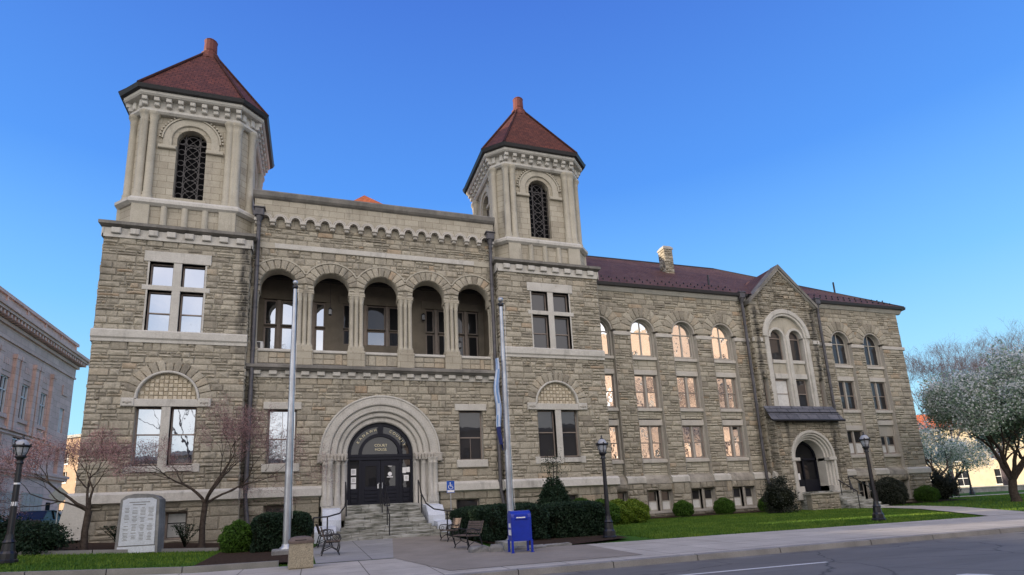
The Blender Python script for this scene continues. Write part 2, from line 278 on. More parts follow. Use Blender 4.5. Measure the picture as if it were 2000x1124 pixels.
    def vouss(s, cx, zc, r0, r1, y0, y1, n, mi=0, a0=0.0, a1=PI, jit=0.03):   # separate wedge stones
        for i in range(n):
            b0 = a0 + (a1 - a0) * (i + 0.03) / n; b1 = a0 + (a1 - a0) * (i + 0.97) / n; dy = random.uniform(0, jit); rr = r1 + random.uniform(-0.03, 0.03); m = 3
            inn = [b0 + (b1 - b0) * k / m for k in range(m + 1)]
            front = [(cx + r0 * math.cos(a), zc + r0 * math.sin(a)) for a in inn] + [(cx + rr * math.cos(a), zc + rr * math.sin(a)) for a in reversed(inn)]
            ct = (sum(p[0] for p in front) / len(front), sum(p[1] for p in front) / len(front)); k = len(front)
            vs = [(a, y1, b) for a, b in front] + [(a, y0 + 0.03, b) for a, b in front] + [(ct[0] + (a - ct[0]) * 0.86, y0 - dy + random.uniform(-0.01, 0.01), ct[1] + (b - ct[1]) * 0.86) for a, b in front] + [(ct[0], y0 - dy - 0.02, ct[1])]
            fs = []
            for j in range(k):
                j2 = (j + 1) % k; fs += [(j, j2, k + j2, k + j), (k + j, k + j2, 2 * k + j2, 2 * k + j), (2 * k + j, 2 * k + j2, 3 * k)]
            s.add(vs, fs, mi)
    def build(s, name, mats, parent=None, label=None):
        if isinstance(mats, str): mats = [mats]
        groups = s.clusters() if name not in NOSPLIT else None
        if groups and 1 < len(groups) <= 48:
            first = None; s.extra = []
            for fl in groups:
                m = MB(); mp = {}
                for fi in fl:
                    if fi in s.uv: m.uv[len(m.f)] = s.uv[fi]
                    nf = []
                    for vi in s.f[fi]:
                        if vi not in mp: mp[vi] = len(m.v); m.v.append(s.v[vi])
                        nf.append(mp[vi])
                    m.f.append(tuple(nf)); m.mi.append(s.mi[fi]); m.sm.append(s.sm[fi])
                o = m.build_one(name, mats, parent, label)
                if first is None: first = o
                else: s.extra.append(o)
            return first
        s.extra = []; return s.build_one(name, mats, parent, label)
    def clusters(s):
        par = list(range(len(s.v)))
        def fd(a):
            while par[a] != a: par[a] = par[par[a]]; a = par[a]
            return a
        for f in s.f:
            r0 = fd(f[0])
            for v in f[1:]: par[fd(v)] = r0
        comp = {}
        for i, f in enumerate(s.f): comp.setdefault(fd(f[0]), []).append(i)
        if len(comp) < 2 or len(comp) > 500: return None
        ks = list(comp); B = []
        for q in ks:
            P = np.array([s.v[v] for i in comp[q] for v in s.f[i]]); B.append((P.min(0) - 0.035, P.max(0) + 0.035))
        lo = np.array([b[0] for b in B]); hi = np.array([b[1] for b in B]); n = len(ks); p2 = list(range(n))
        def f2(a):
            while p2[a] != a: a = p2[a]
            return a
        for i in range(n):
            hit = np.all((lo[i] <= hi[i + 1:]) & (hi[i] >= lo[i + 1:]), 1)
            for j in np.nonzero(hit)[0]:
                a, b = f2(i), f2(i + 1 + int(j))
                if a != b: p2[b] = a
        out_ = {}
        for i in range(n): out_.setdefault(f2(i), []).extend(comp[ks[i]])
        return list(out_.values())
    def build_one(s, name, mats, parent=None, label=None):
        me = bpy.data.meshes.new(name); me.from_pydata(s.v, [], s.f)
        for m in mats: me.materials.append(M[m])
        me.polygons.foreach_set('material_index', s.mi); me.polygons.foreach_set('use_smooth', s.sm)
        if s.uv:
            l = me.uv_layers.new(name='UVMap')
            for fi, uv in s.uv.items():
                p = me.polygons[fi]
                for k, li in enumerate(p.loop_indices): l.data[li].uv = uv[k]
        me.update()
        bm = bmesh.new(); bm.from_mesh(me); bmesh.ops.recalc_face_normals(bm, faces=bm.faces); bm.to_mesh(me); bm.free()
        o = bpy.data.objects.new(name, me); COL.objects.link(o)
        if parent is not None: o.parent = parent; o.matrix_parent_inverse = pmat(parent).inverted()
        if label: o['label'] = label
        return o
def pmat(o):
    m = Matrix.LocRotScale(o.location, o.rotation_euler, o.scale)
    if o.parent: m = pmat(o.parent) @ o.matrix_parent_inverse @ m
    return m
def tag(o, label, cat, group=None, kind=None):
    if label: o['label'] = label
    if cat: o['category'] = cat
    if group: o['group'] = group
    if kind: o['kind'] = kind
    return o
def thing(name, loc, label, cat, group=None, rz=0):
    o = bpy.data.objects.new(name, None); COL.objects.link(o); o.location = loc; o.rotation_euler = (0, 0, rz); o.empty_display_size = 0.3
    return tag(o, label, cat, group)
def part(mb, name, mats, parent):     # mesh given in the thing's own local coordinates
    o = mb.build(name, mats); o.parent = parent
    for e in mb.extra: e.parent = parent
    return o
def frame(ox, oy, ang=0):             # local (u, d, z): d points into the wall; ang 0 = front wall facing -y
    return Matrix.Translation((ox, oy, 0)) @ Matrix.Rotation(ang, 4, 'Z')
def raw_mesh(name, verts, faces, mats, midx=None, parent=None):
    me = bpy.data.meshes.new(name); nv, nf = len(verts), len(faces); k = faces.shape[1]
    me.vertices.add(nv); me.vertices.foreach_set('co', verts.astype(np.float32).ravel())
    me.loops.add(nf * k); me.loops.foreach_set('vertex_index', faces.astype(np.int32).ravel())
    me.polygons.add(nf); me.polygons.foreach_set('loop_start', np.arange(0, nf * k, k, dtype=np.int32)); me.polygons.foreach_set('loop_total', np.full(nf, k, np.int32))
    for m in ([mats] if isinstance(mats, str) else mats): me.materials.append(M[m])
    if midx is not None: me.polygons.foreach_set('material_index', midx.astype(np.int32))
    me.update(); me.validate()
    o = bpy.data.objects.new(name, me); COL.objects.link(o)
    if parent is not None: o.parent = parent
    return o
def leaves(P, size, flat=0.0, asp=0.6):   # P (n,3): leaf-sized quads, random directions
    n = len(P); a = RNG.normal(size=(n, 3)); a[:, 2] *= (1 - flat); a /= np.linalg.norm(a, axis=1)[:, None]
    b = RNG.normal(size=(n, 3)); b -= (b * a).sum(1)[:, None] * a; b /= np.linalg.norm(b, axis=1)[:, None]
    s = size * RNG.uniform(0.6, 1.3, n)[:, None]; a = a * s; b = b * s * asp
    V = np.stack([P - a, P + b, P + a, P - b], 1).reshape(-1, 3); return V, np.arange(4 * n).reshape(-1, 4)

# ------------------------------------------------------------------ terrain
def sst(x): x = min(1, max(0, x)); return x * x * (3 - 2 * x)
def gz(x, y):
    z = 0.2 + max(0, min(y, 60) - 12.8) * 0.02
    if x < -3: z += min(0.065 * (-3 - x), 0.5) * min(1, max(0, (y - 14) / 6))
    if x < -11: z += 2.1 * sst((-11 - x) / 7) * sst((y - 36) / 45)
    return z
def sheet(name, poly, dz, mat, kind='structure', step=1.5, zf=gz, label=None, thick=0.0):
    bm = bmesh.new(); vs = [bm.verts.new((x, y, 0)) for x, y in poly]; bm.faces.new(vs)
    xs = [p[0] for p in poly]; ys = [p[1] for p in poly]
    for ax, lo, hi in ((0, min(xs), max(xs)), (1, min(ys), max(ys))):
        v = math.ceil(lo / step) * step
        while v < hi:
            co = (v, 0, 0) if ax == 0 else (0, v, 0); no = (1, 0, 0) if ax == 0 else (0, 1, 0)
            bmesh.ops.bisect_plane(bm, geom=bm.verts[:] + bm.edges[:] + bm.faces[:], plane_co=co, plane_no=no, dist=1e-5); v += step
    for v in bm.verts: v.co.z = zf(v.co.x, v.co.y) + dz
    if thick:
        ed = [e for e in bm.edges if e.is_boundary]; r = bmesh.ops.extrude_edge_only(bm, edges=ed)
        for v in r['geom']:
            if isinstance(v, bmesh.types.BMVert): v.co.z -= thick
    bmesh.ops.recalc_face_normals(bm, faces=bm.faces)
    me = bpy.data.meshes.new(name); bm.to_mesh(me); bm.free(); me.materials.append(M[mat])
    o = bpy.data.objects.new(name, me); COL.objects.link(o)
    if kind: o['kind'] = kind
    if label: o['label'] = label
    return o
zr = lambda x, y: 0.05
sheet('ground', [(-400, -400), (600, -400), (600, 500), (-400, 500)], 0, 'far_ground', step=60, zf=lambda x, y: -0.25)
sheet('terrain', [(-70, 12.95), (190, 12.95), (190, 150), (-70, 150)], -0.05, 'lawn_turf', step=2.5)
sheet('road', [(-90, -1.5), (300, -1.5), (300, 12.75), (-90, 12.75)], 0, 'asphalt_road', zf=zr, step=4)
sheet('far_pavement', [(-90, -9), (300, -9), (300, -1.7), (-90, -1.7)], 0, 'pavement_concrete', zf=lambda x, y: 0.2, step=8, thick=0.3)
sheet('gutter_strip', [(-90, 12.35), (300, 12.35), (300, 12.76), (-90, 12.76)], 0.004, 'gutter_concrete', zf=zr, step=4)
k = MB(); x = -60.0
while x < 120:
    L = random.uniform(2.2, 3.4); k.add([(x, 12.75, -0.1), (x + L - 0.02, 12.75, -0.1), (x + L - 0.02, 12.79, 0.19), (x, 12.79, 0.19), (x, 12.95, 0.21), (x + L - 0.02, 12.95, 0.21)], [(0, 1, 2, 3), (3, 2, 5, 4)]); x += L
tag(k.build('kerb', 'kerb_stone'), None, None, kind='structure')
sheet('sidewalk', [(-60, 12.95), (120, 12.95), (120, 17.2), (26, 17.2), (9, 17.75), (-60, 17.9)], 0.0, 'pavement_concrete')
sheet('plaza', [(0.05, 17.9), (5.5, 17.8), (5.9, 24), (5.9, 28.2), (0.3, 28.2), (-0.1, 24)], 0.003, 'plaza_concrete')
sheet('plaza_paving', [(2.2, 17.82), (2.95, 13.6), (8.0, 13.6), (8.3, 17.7), (5.5, 17.82), (5.85, 24), (5.85, 27.9), (3.4, 27.9)], 0.009, 'brown_paving')
sheet('side_street', [(-23, 17.9), (-13.5, 17.9), (-13.5, 120), (-23, 120)], 0.0, 'asphalt_road', step=3)
sheet('side_pavement', [(-26, 17.9), (-23, 17.9), (-23, 120), (-26, 120)], 0.1, 'pavement_concrete', step=3, thick=0.2)
path = [(33.6, 29.6), (37, 29.6), (37.5, 27), (33.5, 19.5), (30.5, 17.3), (27.3, 17.3), (30, 21), (33.2, 26)]
sheet('walkway', [(33.4, 29.8), (36.2, 29.8), (36.6, 27.5), (35, 24), (31.5, 19.6), (29.6, 17.2), (26.6, 17.2), (29.4, 20.6), (32.4, 24.4), (33.6, 27.2)], 0.006, 'pavement_concrete')
sheet('far_walkway', [(46.5, 37), (80, 37), (80, 38.6), (46.5, 38.6)], 0.006, 'pavement_concrete')
sheet('lane_line', [(0.5, 10.75), (10.65, 10.33), (10.68, 10.45), (0.5, 10.89)], 0.004, 'road_paint', zf=zr, step=20)
sheet('road_marking', [(10.1, 6.9), (10.2, 7.3), (10.4, 7.45), (10.62, 7.42), (10.75, 7.2), (10.7, 6.8)], 0.004, 'road_paint', zf=zr, step=20)
sheet('mulch_bed', [(5.95, 18.6), (8.0, 17.85), (10.6, 18.9), (11.3, 23.2), (8.5, 28.3), (6.0, 28.3)], 0.03, 'mulch')
sheet('mulch_bed', [(-3.3, 19.5), (-0.3, 18.6), (-0.15, 28.3), (-3.4, 28.3)], 0.03, 'mulch')
sheet('mulch_bed', [(16.9, 31.2), (29.9, 31.2), (29.9, 33.3), (16.9, 33.3)], 0.03, 'mulch')
sheet('mulch_bed', [(37.3, 31.3), (47.5, 31.3), (47.5, 36), (37.3, 36)], 0.03, 'mulch')
sheet('mulch_bed', [(-9.4, 24.7), (-3.6, 26.6), (-3.5, 31.2), (-10.6, 31.2)], 0.04, 'mulch')
k = MB()
def curb(pts, h=0.14, wdt=0.16):
    for (a, b), (c, d) in zip(pts, pts[1:]):
        L = math.hypot(c - a, d - b); n = max(1, int(L / 1.6)); ux, uy = (c - a) / L, (d - b) / L
        for i in range(n):
            s0, s1 = L * i / n, L * (i + 0.985) / n; p0 = (a + ux * s0, b + uy * s0); p1 = (a + ux * s1, b + uy * s1); nx, ny = -uy * wdt, ux * wdt
            z0, z1 = gz(*p0), gz(*p1)
            vs = [(p0[0], p0[1], z0 - 0.1), (p1[0], p1[1], z1 - 0.1), (p1[0] + nx, p1[1] + ny, z1 - 0.1), (p0[0] + nx, p0[1] + ny, z0 - 0.1), (p0[0], p0[1], z0 + h), (p1[0], p1[1], z1 + h), (p1[0] + nx, p1[1] + ny, z1 + h), (p0[0] + nx, p0[1] + ny, z0 + h)]
            k.add(vs, [(0, 1, 5, 4), (1, 2, 6, 5), (2, 3, 7, 6), (3, 0, 4, 7), (4, 5, 6, 7)])
curb([(-24, 17.95), (-3.3, 18.0), (-0.9, 18.0)]); curb([(-9.5, 24.6), (-3.6, 26.5)], 0.1)
tag(k.build('lawn_kerb', 'kerb_stone'), None, None, kind='structure')

# lawns with real blades
def inside(poly, P):
    x, y = P[:, 0], P[:, 1]; r = np.zeros(len(P), bool); n = len(poly)
    for i in range(n):
        x0, y0 = poly[i]; x1, y1 = poly[(i + 1) % n]
        c = ((y0 > y) != (y1 > y)); xx = (x1 - x0) * (y - y0) / (y1 - y0 + 1e-12) + x0; r ^= c & (x < xx)
    return r
LAWNR = [(11.3, 17.6), (26, 17.1), (26.6, 17.4), (29.2, 20.8), (32.2, 24.6), (33.4, 27.3), (33.3, 30), (30, 31.2), (16.9, 31.2), (12, 28), (8.7, 28.4), (11.7, 23.2)]
LAWNL = [(-20, 18.15), (-3.4, 18.15), (-0.5, 18.3), (-3.3, 19.5), (-3.4, 28.3), (-3.6, 26.4), (-9.5, 24.5), (-13, 26.5), (-13, 21)]
LAWNF = [(30, 17.3), (60, 17.3), (80, 37), (48, 37), (47.5, 31.3), (38, 31.0), (36.8, 27.5), (35.2, 24), (31.7, 19.5)]
VV, FF, o = [], [], 0
for poly, n, s in ((LAWNR, 95000, 0.05), (LAWNL, 40000, 0.05), (LAWNF, 45000, 0.07)):
    xs = [p[0] for p in poly]; ys = [p[1] for p in poly]
    P = np.stack([RNG.uniform(min(xs), max(xs), n), RNG.uniform(min(ys), max(ys), n)], 1); P = P[inside(poly, P)]
    z = np.array([gz(a, b) for a, b in P]) - 0.05; n = len(P); a = RNG.uniform(0, 2 * PI, n); h = s * RNG.uniform(0.6, 1.5, n); wv = 0.012 + 0.01 * RNG.random(n)
    dx, dy = np.cos(a), np.sin(a); lean = RNG.normal(0, 0.03, (n, 2))
    v = np.stack([np.stack([P[:, 0] - dx * wv, P[:, 1] - dy * wv, z], 1), np.stack([P[:, 0] + dx * wv, P[:, 1] + dy * wv, z], 1), np.stack([P[:, 0] + lean[:, 0], P[:, 1] + lean[:, 1], z + h + 0.03], 1)], 1).reshape(-1, 3)
    VV.append(v); FF.append(np.arange(3 * n).reshape(-1, 3) + o); o += 3 * n
gt = M['grass_blades'].node_tree; gb = gt.nodes['Principled BSDF']; src = gb.inputs['Base Color'].links[0].from_socket
gp = gt.nodes.new('ShaderNodeNewGeometry'); gn = gt.nodes.new('ShaderNodeTexNoise'); gn.inputs['Scale'].default_value = 0.9; gn.inputs['Detail'].default_value = 6; gt.links.new(gp.outputs['Position'], gn.inputs['Vector'])
gr_ = gt.nodes.new('ShaderNodeValToRGB'); gr_.color_ramp.elements[0].position = 0.35; gr_.color_ramp.elements[0].color = (0.65, 0.75, 0.7, 1); gr_.color_ramp.elements[1].position = 0.68; gr_.color_ramp.elements[1].color = (1.5, 1.2, 1.1, 1); gt.links.new(gn.outputs[0], gr_.inputs[0])
gm2 = gt.nodes.new('ShaderNodeMix'); gm2.data_type = 'RGBA'; gm2.blend_type = 'MULTIPLY'; gm2.inputs[0].default_value = 1; gt.links.new(src, gm2.inputs[6]); gt.links.new(gr_.outputs[0], gm2.inputs[7]); gt.links.new(gm2.outputs[2], gb.inputs['Base Color'])
tag(raw_mesh('grass', np.concatenate(VV), np.concatenate(FF), 'grass_blades'), 'short green lawn grass around the courthouse', 'grass', kind='stuff')

# ------------------------------------------------------------------ rock-faced masonry, laid stone by stone
def shrink(poly, g):
    cx = sum(p[0] for p in poly) / len(poly); cz = sum(p[1] for p in poly) / len(poly)
    w_ = max(p[0] for p in poly) - min(p[0] for p in poly); h_ = max(p[1] for p in poly) - min(p[1] for p in poly)
    if w_ < 0.02 or h_ < 0.02: return None
    kx, kz = max(0.05, 1 - 2 * g / w_), max(0.05, 1 - 2 * g / h_)
    return [(cx + (a - cx) * kx, cz + (b - cz) * kz) for a, b in poly]
def clip_half(poly, nx, nz, d):           # keep n.p >= d
    out_ = []
    for i in range(len(poly)):
        a, b = poly[i], poly[(i + 1) % len(poly)]; da = a[0] * nx + a[1] * nz - d; db = b[0] * nx + b[1] * nz - d
        if da >= 0: out_.append(a)
        if (da >= 0) != (db >= 0): t_ = da / (da - db); out_.append((a[0] + (b[0] - a[0]) * t_, a[1] + (b[1] - a[1]) * t_))
    return out_ if len(out_) > 2 else None
def rock(mb, poly, relief=0.07, g=0.011, back=0.03):
    mb.face([(a, back, b) for a, b in poly], 1)
    q = shrink(poly, g)
    if not q: return
    r_ = shrink(q, random.uniform(0.02, 0.05)) or q; n = len(q); dd = random.uniform(0.0, relief)
    cx = sum(p[0] for p in q) / n + random.uniform(-.06, .06); cz = sum(p[1] for p in q) / n + random.uniform(-.03, .03)
    vs = [(a, back, b) for a, b in q] + [(a, -dd * random.uniform(0.3, 1.0), b) for a, b in r_] + [(cx, -dd - random.uniform(0, 0.035), cz)]
    fs = []
    for j in range(n):
        j2 = (j + 1) % n; fs += [(j, j2, n + j2, n + j), (n + j, n + j2, 2 * n)]
    mb.add(vs, fs, 0)
def wall(mb, u0, u1, z0, z1, rects=(), arcs=(), ch=0.4, relief=0.05, bl=(0.33, 0.9), clipz=None):
    """rects: (a,b,za,zb) holes; arcs: (cx,zc,R) upper half-disc holes; clipz: list of half planes to keep"""
    z = z0
    while z < z1 - 0.02:
        h = ch * random.uniform(0.82, 1.15)
        if z1 - (z + h) < ch * 0.5: h = z1 - z
        u = u0
        while u < u1 - 0.01:
            L = random.uniform(*bl)
            if u1 - (u + L) < bl[0] * 0.7: L = u1 - u
            cells = [(u, u + L, z, z + h)]
            if h > 0.26 and random.random() < 0.42:
                f = random.uniform(0.4, 0.6); m_ = u + L * random.uniform(0.35, 0.65)
                cells = [(u, u + L, z, z + h * f), (u, m_, z + h * f, z + h), (m_, u + L, z + h * f, z + h)] if random.random() < 0.5 else [(u, u + L, z + h * (1 - f), z + h), (u, m_, z, z + h * (1 - f)), (m_, u + L, z, z + h * (1 - f))]
            for ra, rb, rz0, rz1 in rects:
                nc = []
                for a, b, c, d in cells:
                    if b <= ra or a >= rb or d <= rz0 or c >= rz1: nc.append((a, b, c, d)); continue
                    if a < ra: nc.append((a, ra, c, d))
                    if b > rb: nc.append((rb, b, c, d))
                    a2, b2 = max(a, ra), min(b, rb)
                    if c < rz0: nc.append((a2, b2, c, rz0))
                    if d > rz1: nc.append((a2, b2, rz1, d))
                cells = nc
            for a, b, c, d in cells:
                if b - a < 0.03 or d - c < 0.03: continue
                poly = [(a, c), (b, c), (b, d), (a, d)]; ok = True
                for cx, zc, R_ in arcs:
                    if d <= zc or b < cx - R_ or a > cx + R_ or c > zc + R_: continue
                    vin = [math.hypot(p[0] - cx, p[1] - zc) < R_ and p[1] >= zc - 1e-6 for p in poly]
                    mid = (min(max(cx, a), b), c)
                    if not any(vin) and not (math.hypot(mid[0] - cx, mid[1] - zc) < R_): continue
                    out_ = [p for p, q in zip(poly, vin) if not q]
                    if not out_: ok = False; break
                    mx_ = sum(p[0] for p in out_) / len(out_) - cx; mz = sum(p[1] for p in out_) / len(out_) - zc; l_ = math.hypot(mx_, mz) or 1
                    poly = clip_half(poly, mx_ / l_, mz / l_, (mx_ * cx + mz * zc) / l_ + R_)
                    if not poly: ok = False; break
                if ok and clipz:
                    for nx, nz_, d_ in clipz:
                        poly = clip_half(poly, nx, nz_, d_)
                        if not poly: ok = False; break
                if ok: rock(mb, poly, relief)
            u += L
        z += h
def reveal(mb, a, b, z0, z1, depth, mi=2, d0=-0.01, rise=None, zc=None):
    """jambs, head and sill of an opening; rise given = arched head"""
    if zc is None:
        mb.face([(a, d0, z1), (b, d0, z1), (b, depth, z1), (a, depth, z1)], mi)
        zt = z1
    else:
        cx = (a + b) / 2; r_ = (b - a) / 2; n = 16
        for i in range(n):
            t0, t1 = PI * i / n, PI * (i + 1) / n
            mb.face([(cx + r_ * math.cos(t0), d0, zc + r_ * math.sin(t0)), (cx + r_ * math.cos(t1), d0, zc + r_ * math.sin(t1)), (cx + r_ * math.cos(t1), depth, zc + r_ * math.sin(t1)), (cx + r_ * math.cos(t0), depth, zc + r_ * math.sin(t0))], mi)
        zt = zc
    for u in (a, b): mb.face([(u, d0, z0), (u, depth, z0), (u, depth, zt), (u, d0, zt)], mi)
    mb.face([(a, d0, z0), (b, d0, z0), (b, depth, z0), (a, depth, z0)], mi)
def window(T, a, b, z0, z1, parent, glassmat, depth=0.26, fmat='frame_taupe', fw=0.075, rail=0.5, vbar=False, zc=None, muntin=0, rev=True, label=None, blind=None):
    """double-hung sash: stone reveal + frame + meeting rail in one mesh, two glass panes as a child"""
    f = MB(); f.T = T; g = MB(); g.T = T
    if rev: reveal(f, a, b, z0, z1, depth + 0.1, 1, zc=zc)
    y0, y1 = depth, depth + 0.07
    if zc is None:
        f.box(a, a + fw, y0, y1, z0, z1); f.box(b - fw, b, y0, y1, z0, z1); f.box(a + fw, b - fw, y0, y1, z1 - fw, z1); zt = z1 - fw
    else:
        r_ = (b - a) / 2; f.box(a, a + fw, y0, y1, z0, zc); f.box(b - fw, b, y0, y1, z0, zc); f.arch((a + b) / 2, zc, r_ - fw, r_, y0, y1, 18); zt = zc
    f.box(a + fw, b - fw, y0, y1, z0, z0 + fw)
    if rail:
        zm = z0 + (zt - z0) * rail if zc is None else zc - 0.06
        f.box(a + fw, b - fw, y0 - 0.01, y1, zm - 0.03, zm + 0.03)
    else: zm = None
    if vbar: f.box((a + b) / 2 - 0.045, (a + b) / 2 + 0.045, y0 - 0.006, y1, z0 + fw, (zt if zc is None else zc + r_ - fw))
    for i in range(muntin): u = a + (b - a) * (i + 1) / (muntin + 1); f.box(u - 0.012, u + 0.012, y0 + 0.02, y1, z0 + fw, zt)
    fo = f.build('window', [fmat, 'window_stone'], parent, label)
    def pane(za, zb, yy, arch=False):
        t_ = random.uniform(-0.012, 0.012); t2 = random.uniform(-0.012, 0.012)
        if not arch: g.face([(a + fw, yy + t_, za), (b - fw, yy - t_, za), (b - fw, yy - t_ + t2, zb), (a + fw, yy + t_ + t2, zb)])
        else:
            cx = (a + b) / 2; rr = (b - a) / 2 - fw; P = [(cx + rr * math.cos(PI * i / 16), zc + rr * math.sin(PI * i / 16)) for i in range(17)]
            g.face([(u, yy + t_ * (u - cx), v) for u, v in [(cx - rr, za), (cx + rr, za)] + P])
    if zc is not None: pane(zm, 0, y0 + 0.02, True); pane(z0 + fw, zm, y0 + 0.05)
    elif zm is not None: pane(zm, z1 - fw, y0 + 0.02); pane(z0 + fw, zm, y0 + 0.05)
    else: pane(z0 + fw, z1 - fw, y0 + 0.03)
    g.build('pane', 'old_mirror_glass' if glassmat == 'mirror_glass' and random.random() < 0.4 else glassmat, fo)
    if blind:
        s = MB(); s.T = T; s.box(a + fw, b - fw, y0 + 0.012, y0 + 0.016, z0 + fw, z0 + fw + (z1 - z0) * blind); s.build('blind', 'window_blind', fo)
    return fo

# ------------------------------------------------------------------ COURTHOUSE
CX = 3.28; TL, TR = -6.86, 13.42; GZ0 = 0.2
CH = thing('courthouse', (CX, 38, 0.5), 'long Romanesque sandstone courthouse with two red-roofed square belfry towers and an arched loggia', 'courthouse')
def P_(mb, name, mats, label=None): return mb.build(name, mats, CH, label)
RK = ['rock_faced_sandstone', 'mortar', 'window_stone']
def dentils(mb, u0, u1, y0, y1, z0, z1, n, wf=0.52, mi=0):
    p = (u1 - u0) / n
    for i in range(n): c = u0 + (i + 0.5) * p; mb.rbox(c - p * wf / 2, c + p * wf / 2, y0, y1, z0, z1, 0.03, mi)

# --- the two towers
for TX in (TL, TR):
    left = TX == TL
    x0, x1 = TX - 3.33, TX + 3.33
    holes = [(TX - 1.28, TX + 1.28, 10.83, 14.6), (TX - 1.28, TX + 1.28, 4.3, 7.3), (TX - 1.6, TX + 1.6, 7.3, 7.55)]
    bw = [(TX + 0.3, TX + 1.22, 0.95, 2.2)] if left else [(TX - 0.6, TX + 0.9, 0.95, 2.2)]
    k = MB(); k.T = frame(0, 31.0)
    wall(k, x0, x1, 3.1, 8.6, holes, [(TX, 7.5, 1.6)], ch=0.38); wall(k, x0, x1, 8.6, 10.35, (), [(TX, 7.5, 1.6)], ch=0.35); wall(k, x0, x1, 10.85, 15.7, holes, ch=0.33, bl=(0.35, 0.95))
    P_(k, 'tower_front_wall', RK)
    k = MB(); k.T = frame(0, 30.9); wall(k, x0 - 0.1, x1 + 0.1, GZ0, 2.7, bw, ch=0.55, bl=(0.7, 1.5), relief=0.07); P_(k, 'basement_wall', ['weathered_sandstone', 'mortar'])
    # side walls (the outer side of the left tower, inner returns)
    for sx, ang, oy, L, z0 in ((x0, -PI / 2, 38.2, 7.2, GZ0), (x1, PI / 2, 31.0, 7.2, GZ0)):
        k = MB(); k.T = frame(sx, oy, ang); wall(k, 0, L, z0, 15.7, ch=0.42, bl=(0.5, 1.2)); P_(k, 'tower_side_wall', RK)
    k = MB(); k.box(x0 + 0.05, x1 - 0.05, 31.5, 38.2, 0, 16.0); P_(k, 'tower_core', 'plain_sandstone')
    # corner buttress plinths and water table
    k = MB(); k.xprism([(30.9, 3.18), (30.72, 3.05), (30.68, 2.68), (30.9, 2.6), (31.2, 2.6), (31.2, 3.18)], x0 - 0.22, x1 + (0.05 if left else 0.22))
    if left:
        k.add([(x0 - 0.22, 30.69, 2.7), (x0 - 0.45, 30.6, 1.15), (x0 + 0.55, 30.6, 1.15), (x0 + 0.75, 30.69, 2.7), (x0 - 0.22, 32.6, 2.7), (x0 - 0.45, 32.6, 1.15), (x0 + 0.55, 31, 1.15), (x0 + 0.75, 31, 2.7)], [(0, 1, 2, 3), (0, 4, 5, 1), (1, 5, 6, 2), (2, 6, 7, 3), (0, 3, 7, 4)])
        k.box(x0 - 0.25, x0, 30.9, 38.3, 2.68, 3.15)
    P_(k, 'water_table', 'pale_limestone')
    k = MB(); k.xprism([(30.95, 10.9), (30.86, 10.82), (30.86, 10.5), (30.93, 10.42), (30.93, 10.28), (31.1, 10.28), (31.1, 10.9)], x0 - 0.06, x1 + 0.04)
    if left: k.box(x0 - 0.12, x0 + 0.02, 31.15, 38.2, 10.3, 10.85)
    P_(k, 'string_course', 'pale_limestone')
    # upper cross window
    k = MB(); k.rbox(TX - 1.5, TX + 1.5, 30.93, 31.3, 14.5, 15.06, 0.02); k.rbox(TX - 1.5, TX + 1.5, 30.95, 31.3, 13.0, 13.26, 0.02)
    k.rbox(TX - 0.19, TX + 0.19, 30.955, 31.3, 10.62, 14.5, 0.02); k.box(TX - 1.28, TX + 1.28, 30.93, 31.3, 10.7, 10.83)
    for s in (-1, 1): k.box(TX + s * 1.28 - 0.04, TX + s * 1.28 + 0.04, 30.97, 31.3, 10.83, 14.5)
    P_(k, 'cross_mullion', 'pale_limestone')
    gm = 'bright_glass' if left else 'dim_glass'
    for a, b in ((TX - 1.24, TX - 0.19), (TX + 0.19, TX + 1.24)):
        window(frame(0, 31), a, b, 13.26, 14.5, CH, gm, rail=None); window(frame(0, 31), a, b, 10.83, 13.0, CH, gm if left else 'dim_glass')
    # lower twin window under a blind arch
    k = MB(); k.vouss(TX, 7.52, 1.36, 1.92, 30.965, 31.2, 15); P_(k, 'arch_stones', 'rock_faced_sandstone')
    k = MB(); k.arch(TX, 7.52, 1.27, 1.38, 30.88, 31.2, 32, 0, chamfer=0.03); k.rbox(TX - 1.35, TX + 1.35, 30.9, 31.2, 7.13, 7.5, 0.02)
    for s in (-1, 1):
        k.rbox(TX + s * 1.62 - 0.28, TX + s * 1.62 + 0.28, 30.86, 31.2, 7.13, 7.54, 0.03)
        k.lathe([(0.0, 0), (0.10, 0.0), (0.12, 0.03), (0.05, 0.05)], 0, 0, 10) if False else None
    k.rbox(TX - 0.19, TX + 0.19, 30.92, 31.3, 4.0, 7.13, 0.02); P_(k, 'window_surround', 'pale_limestone')
    k = MB()
    for s in (-1, 1):
        for dx in (-0.14, 0.0, 0.14):
            k.T = Matrix.Translation((TX + s * 1.62 + dx, 30.86, 7.335)) @ Matrix.Rotation(PI / 2, 4, 'X'); k.lathe([(0.085 if dx == 0 else 0.045, -0.02), (0.085 if dx == 0 else 0.045, 0.02), (0.03, 0.045)], 0, 0, 8, 0, False)
    P_(k, 'carved_rosette', 'window_stone')
    k = MB(); sz = 0.2; nz_ = 7                      # chequered tympanum
    k.face([(TX + 1.3 * math.cos(PI * i / 24), 31.12, 7.5 + 1.3 * math.sin(PI * i / 24)) for i in range(25)], 1)
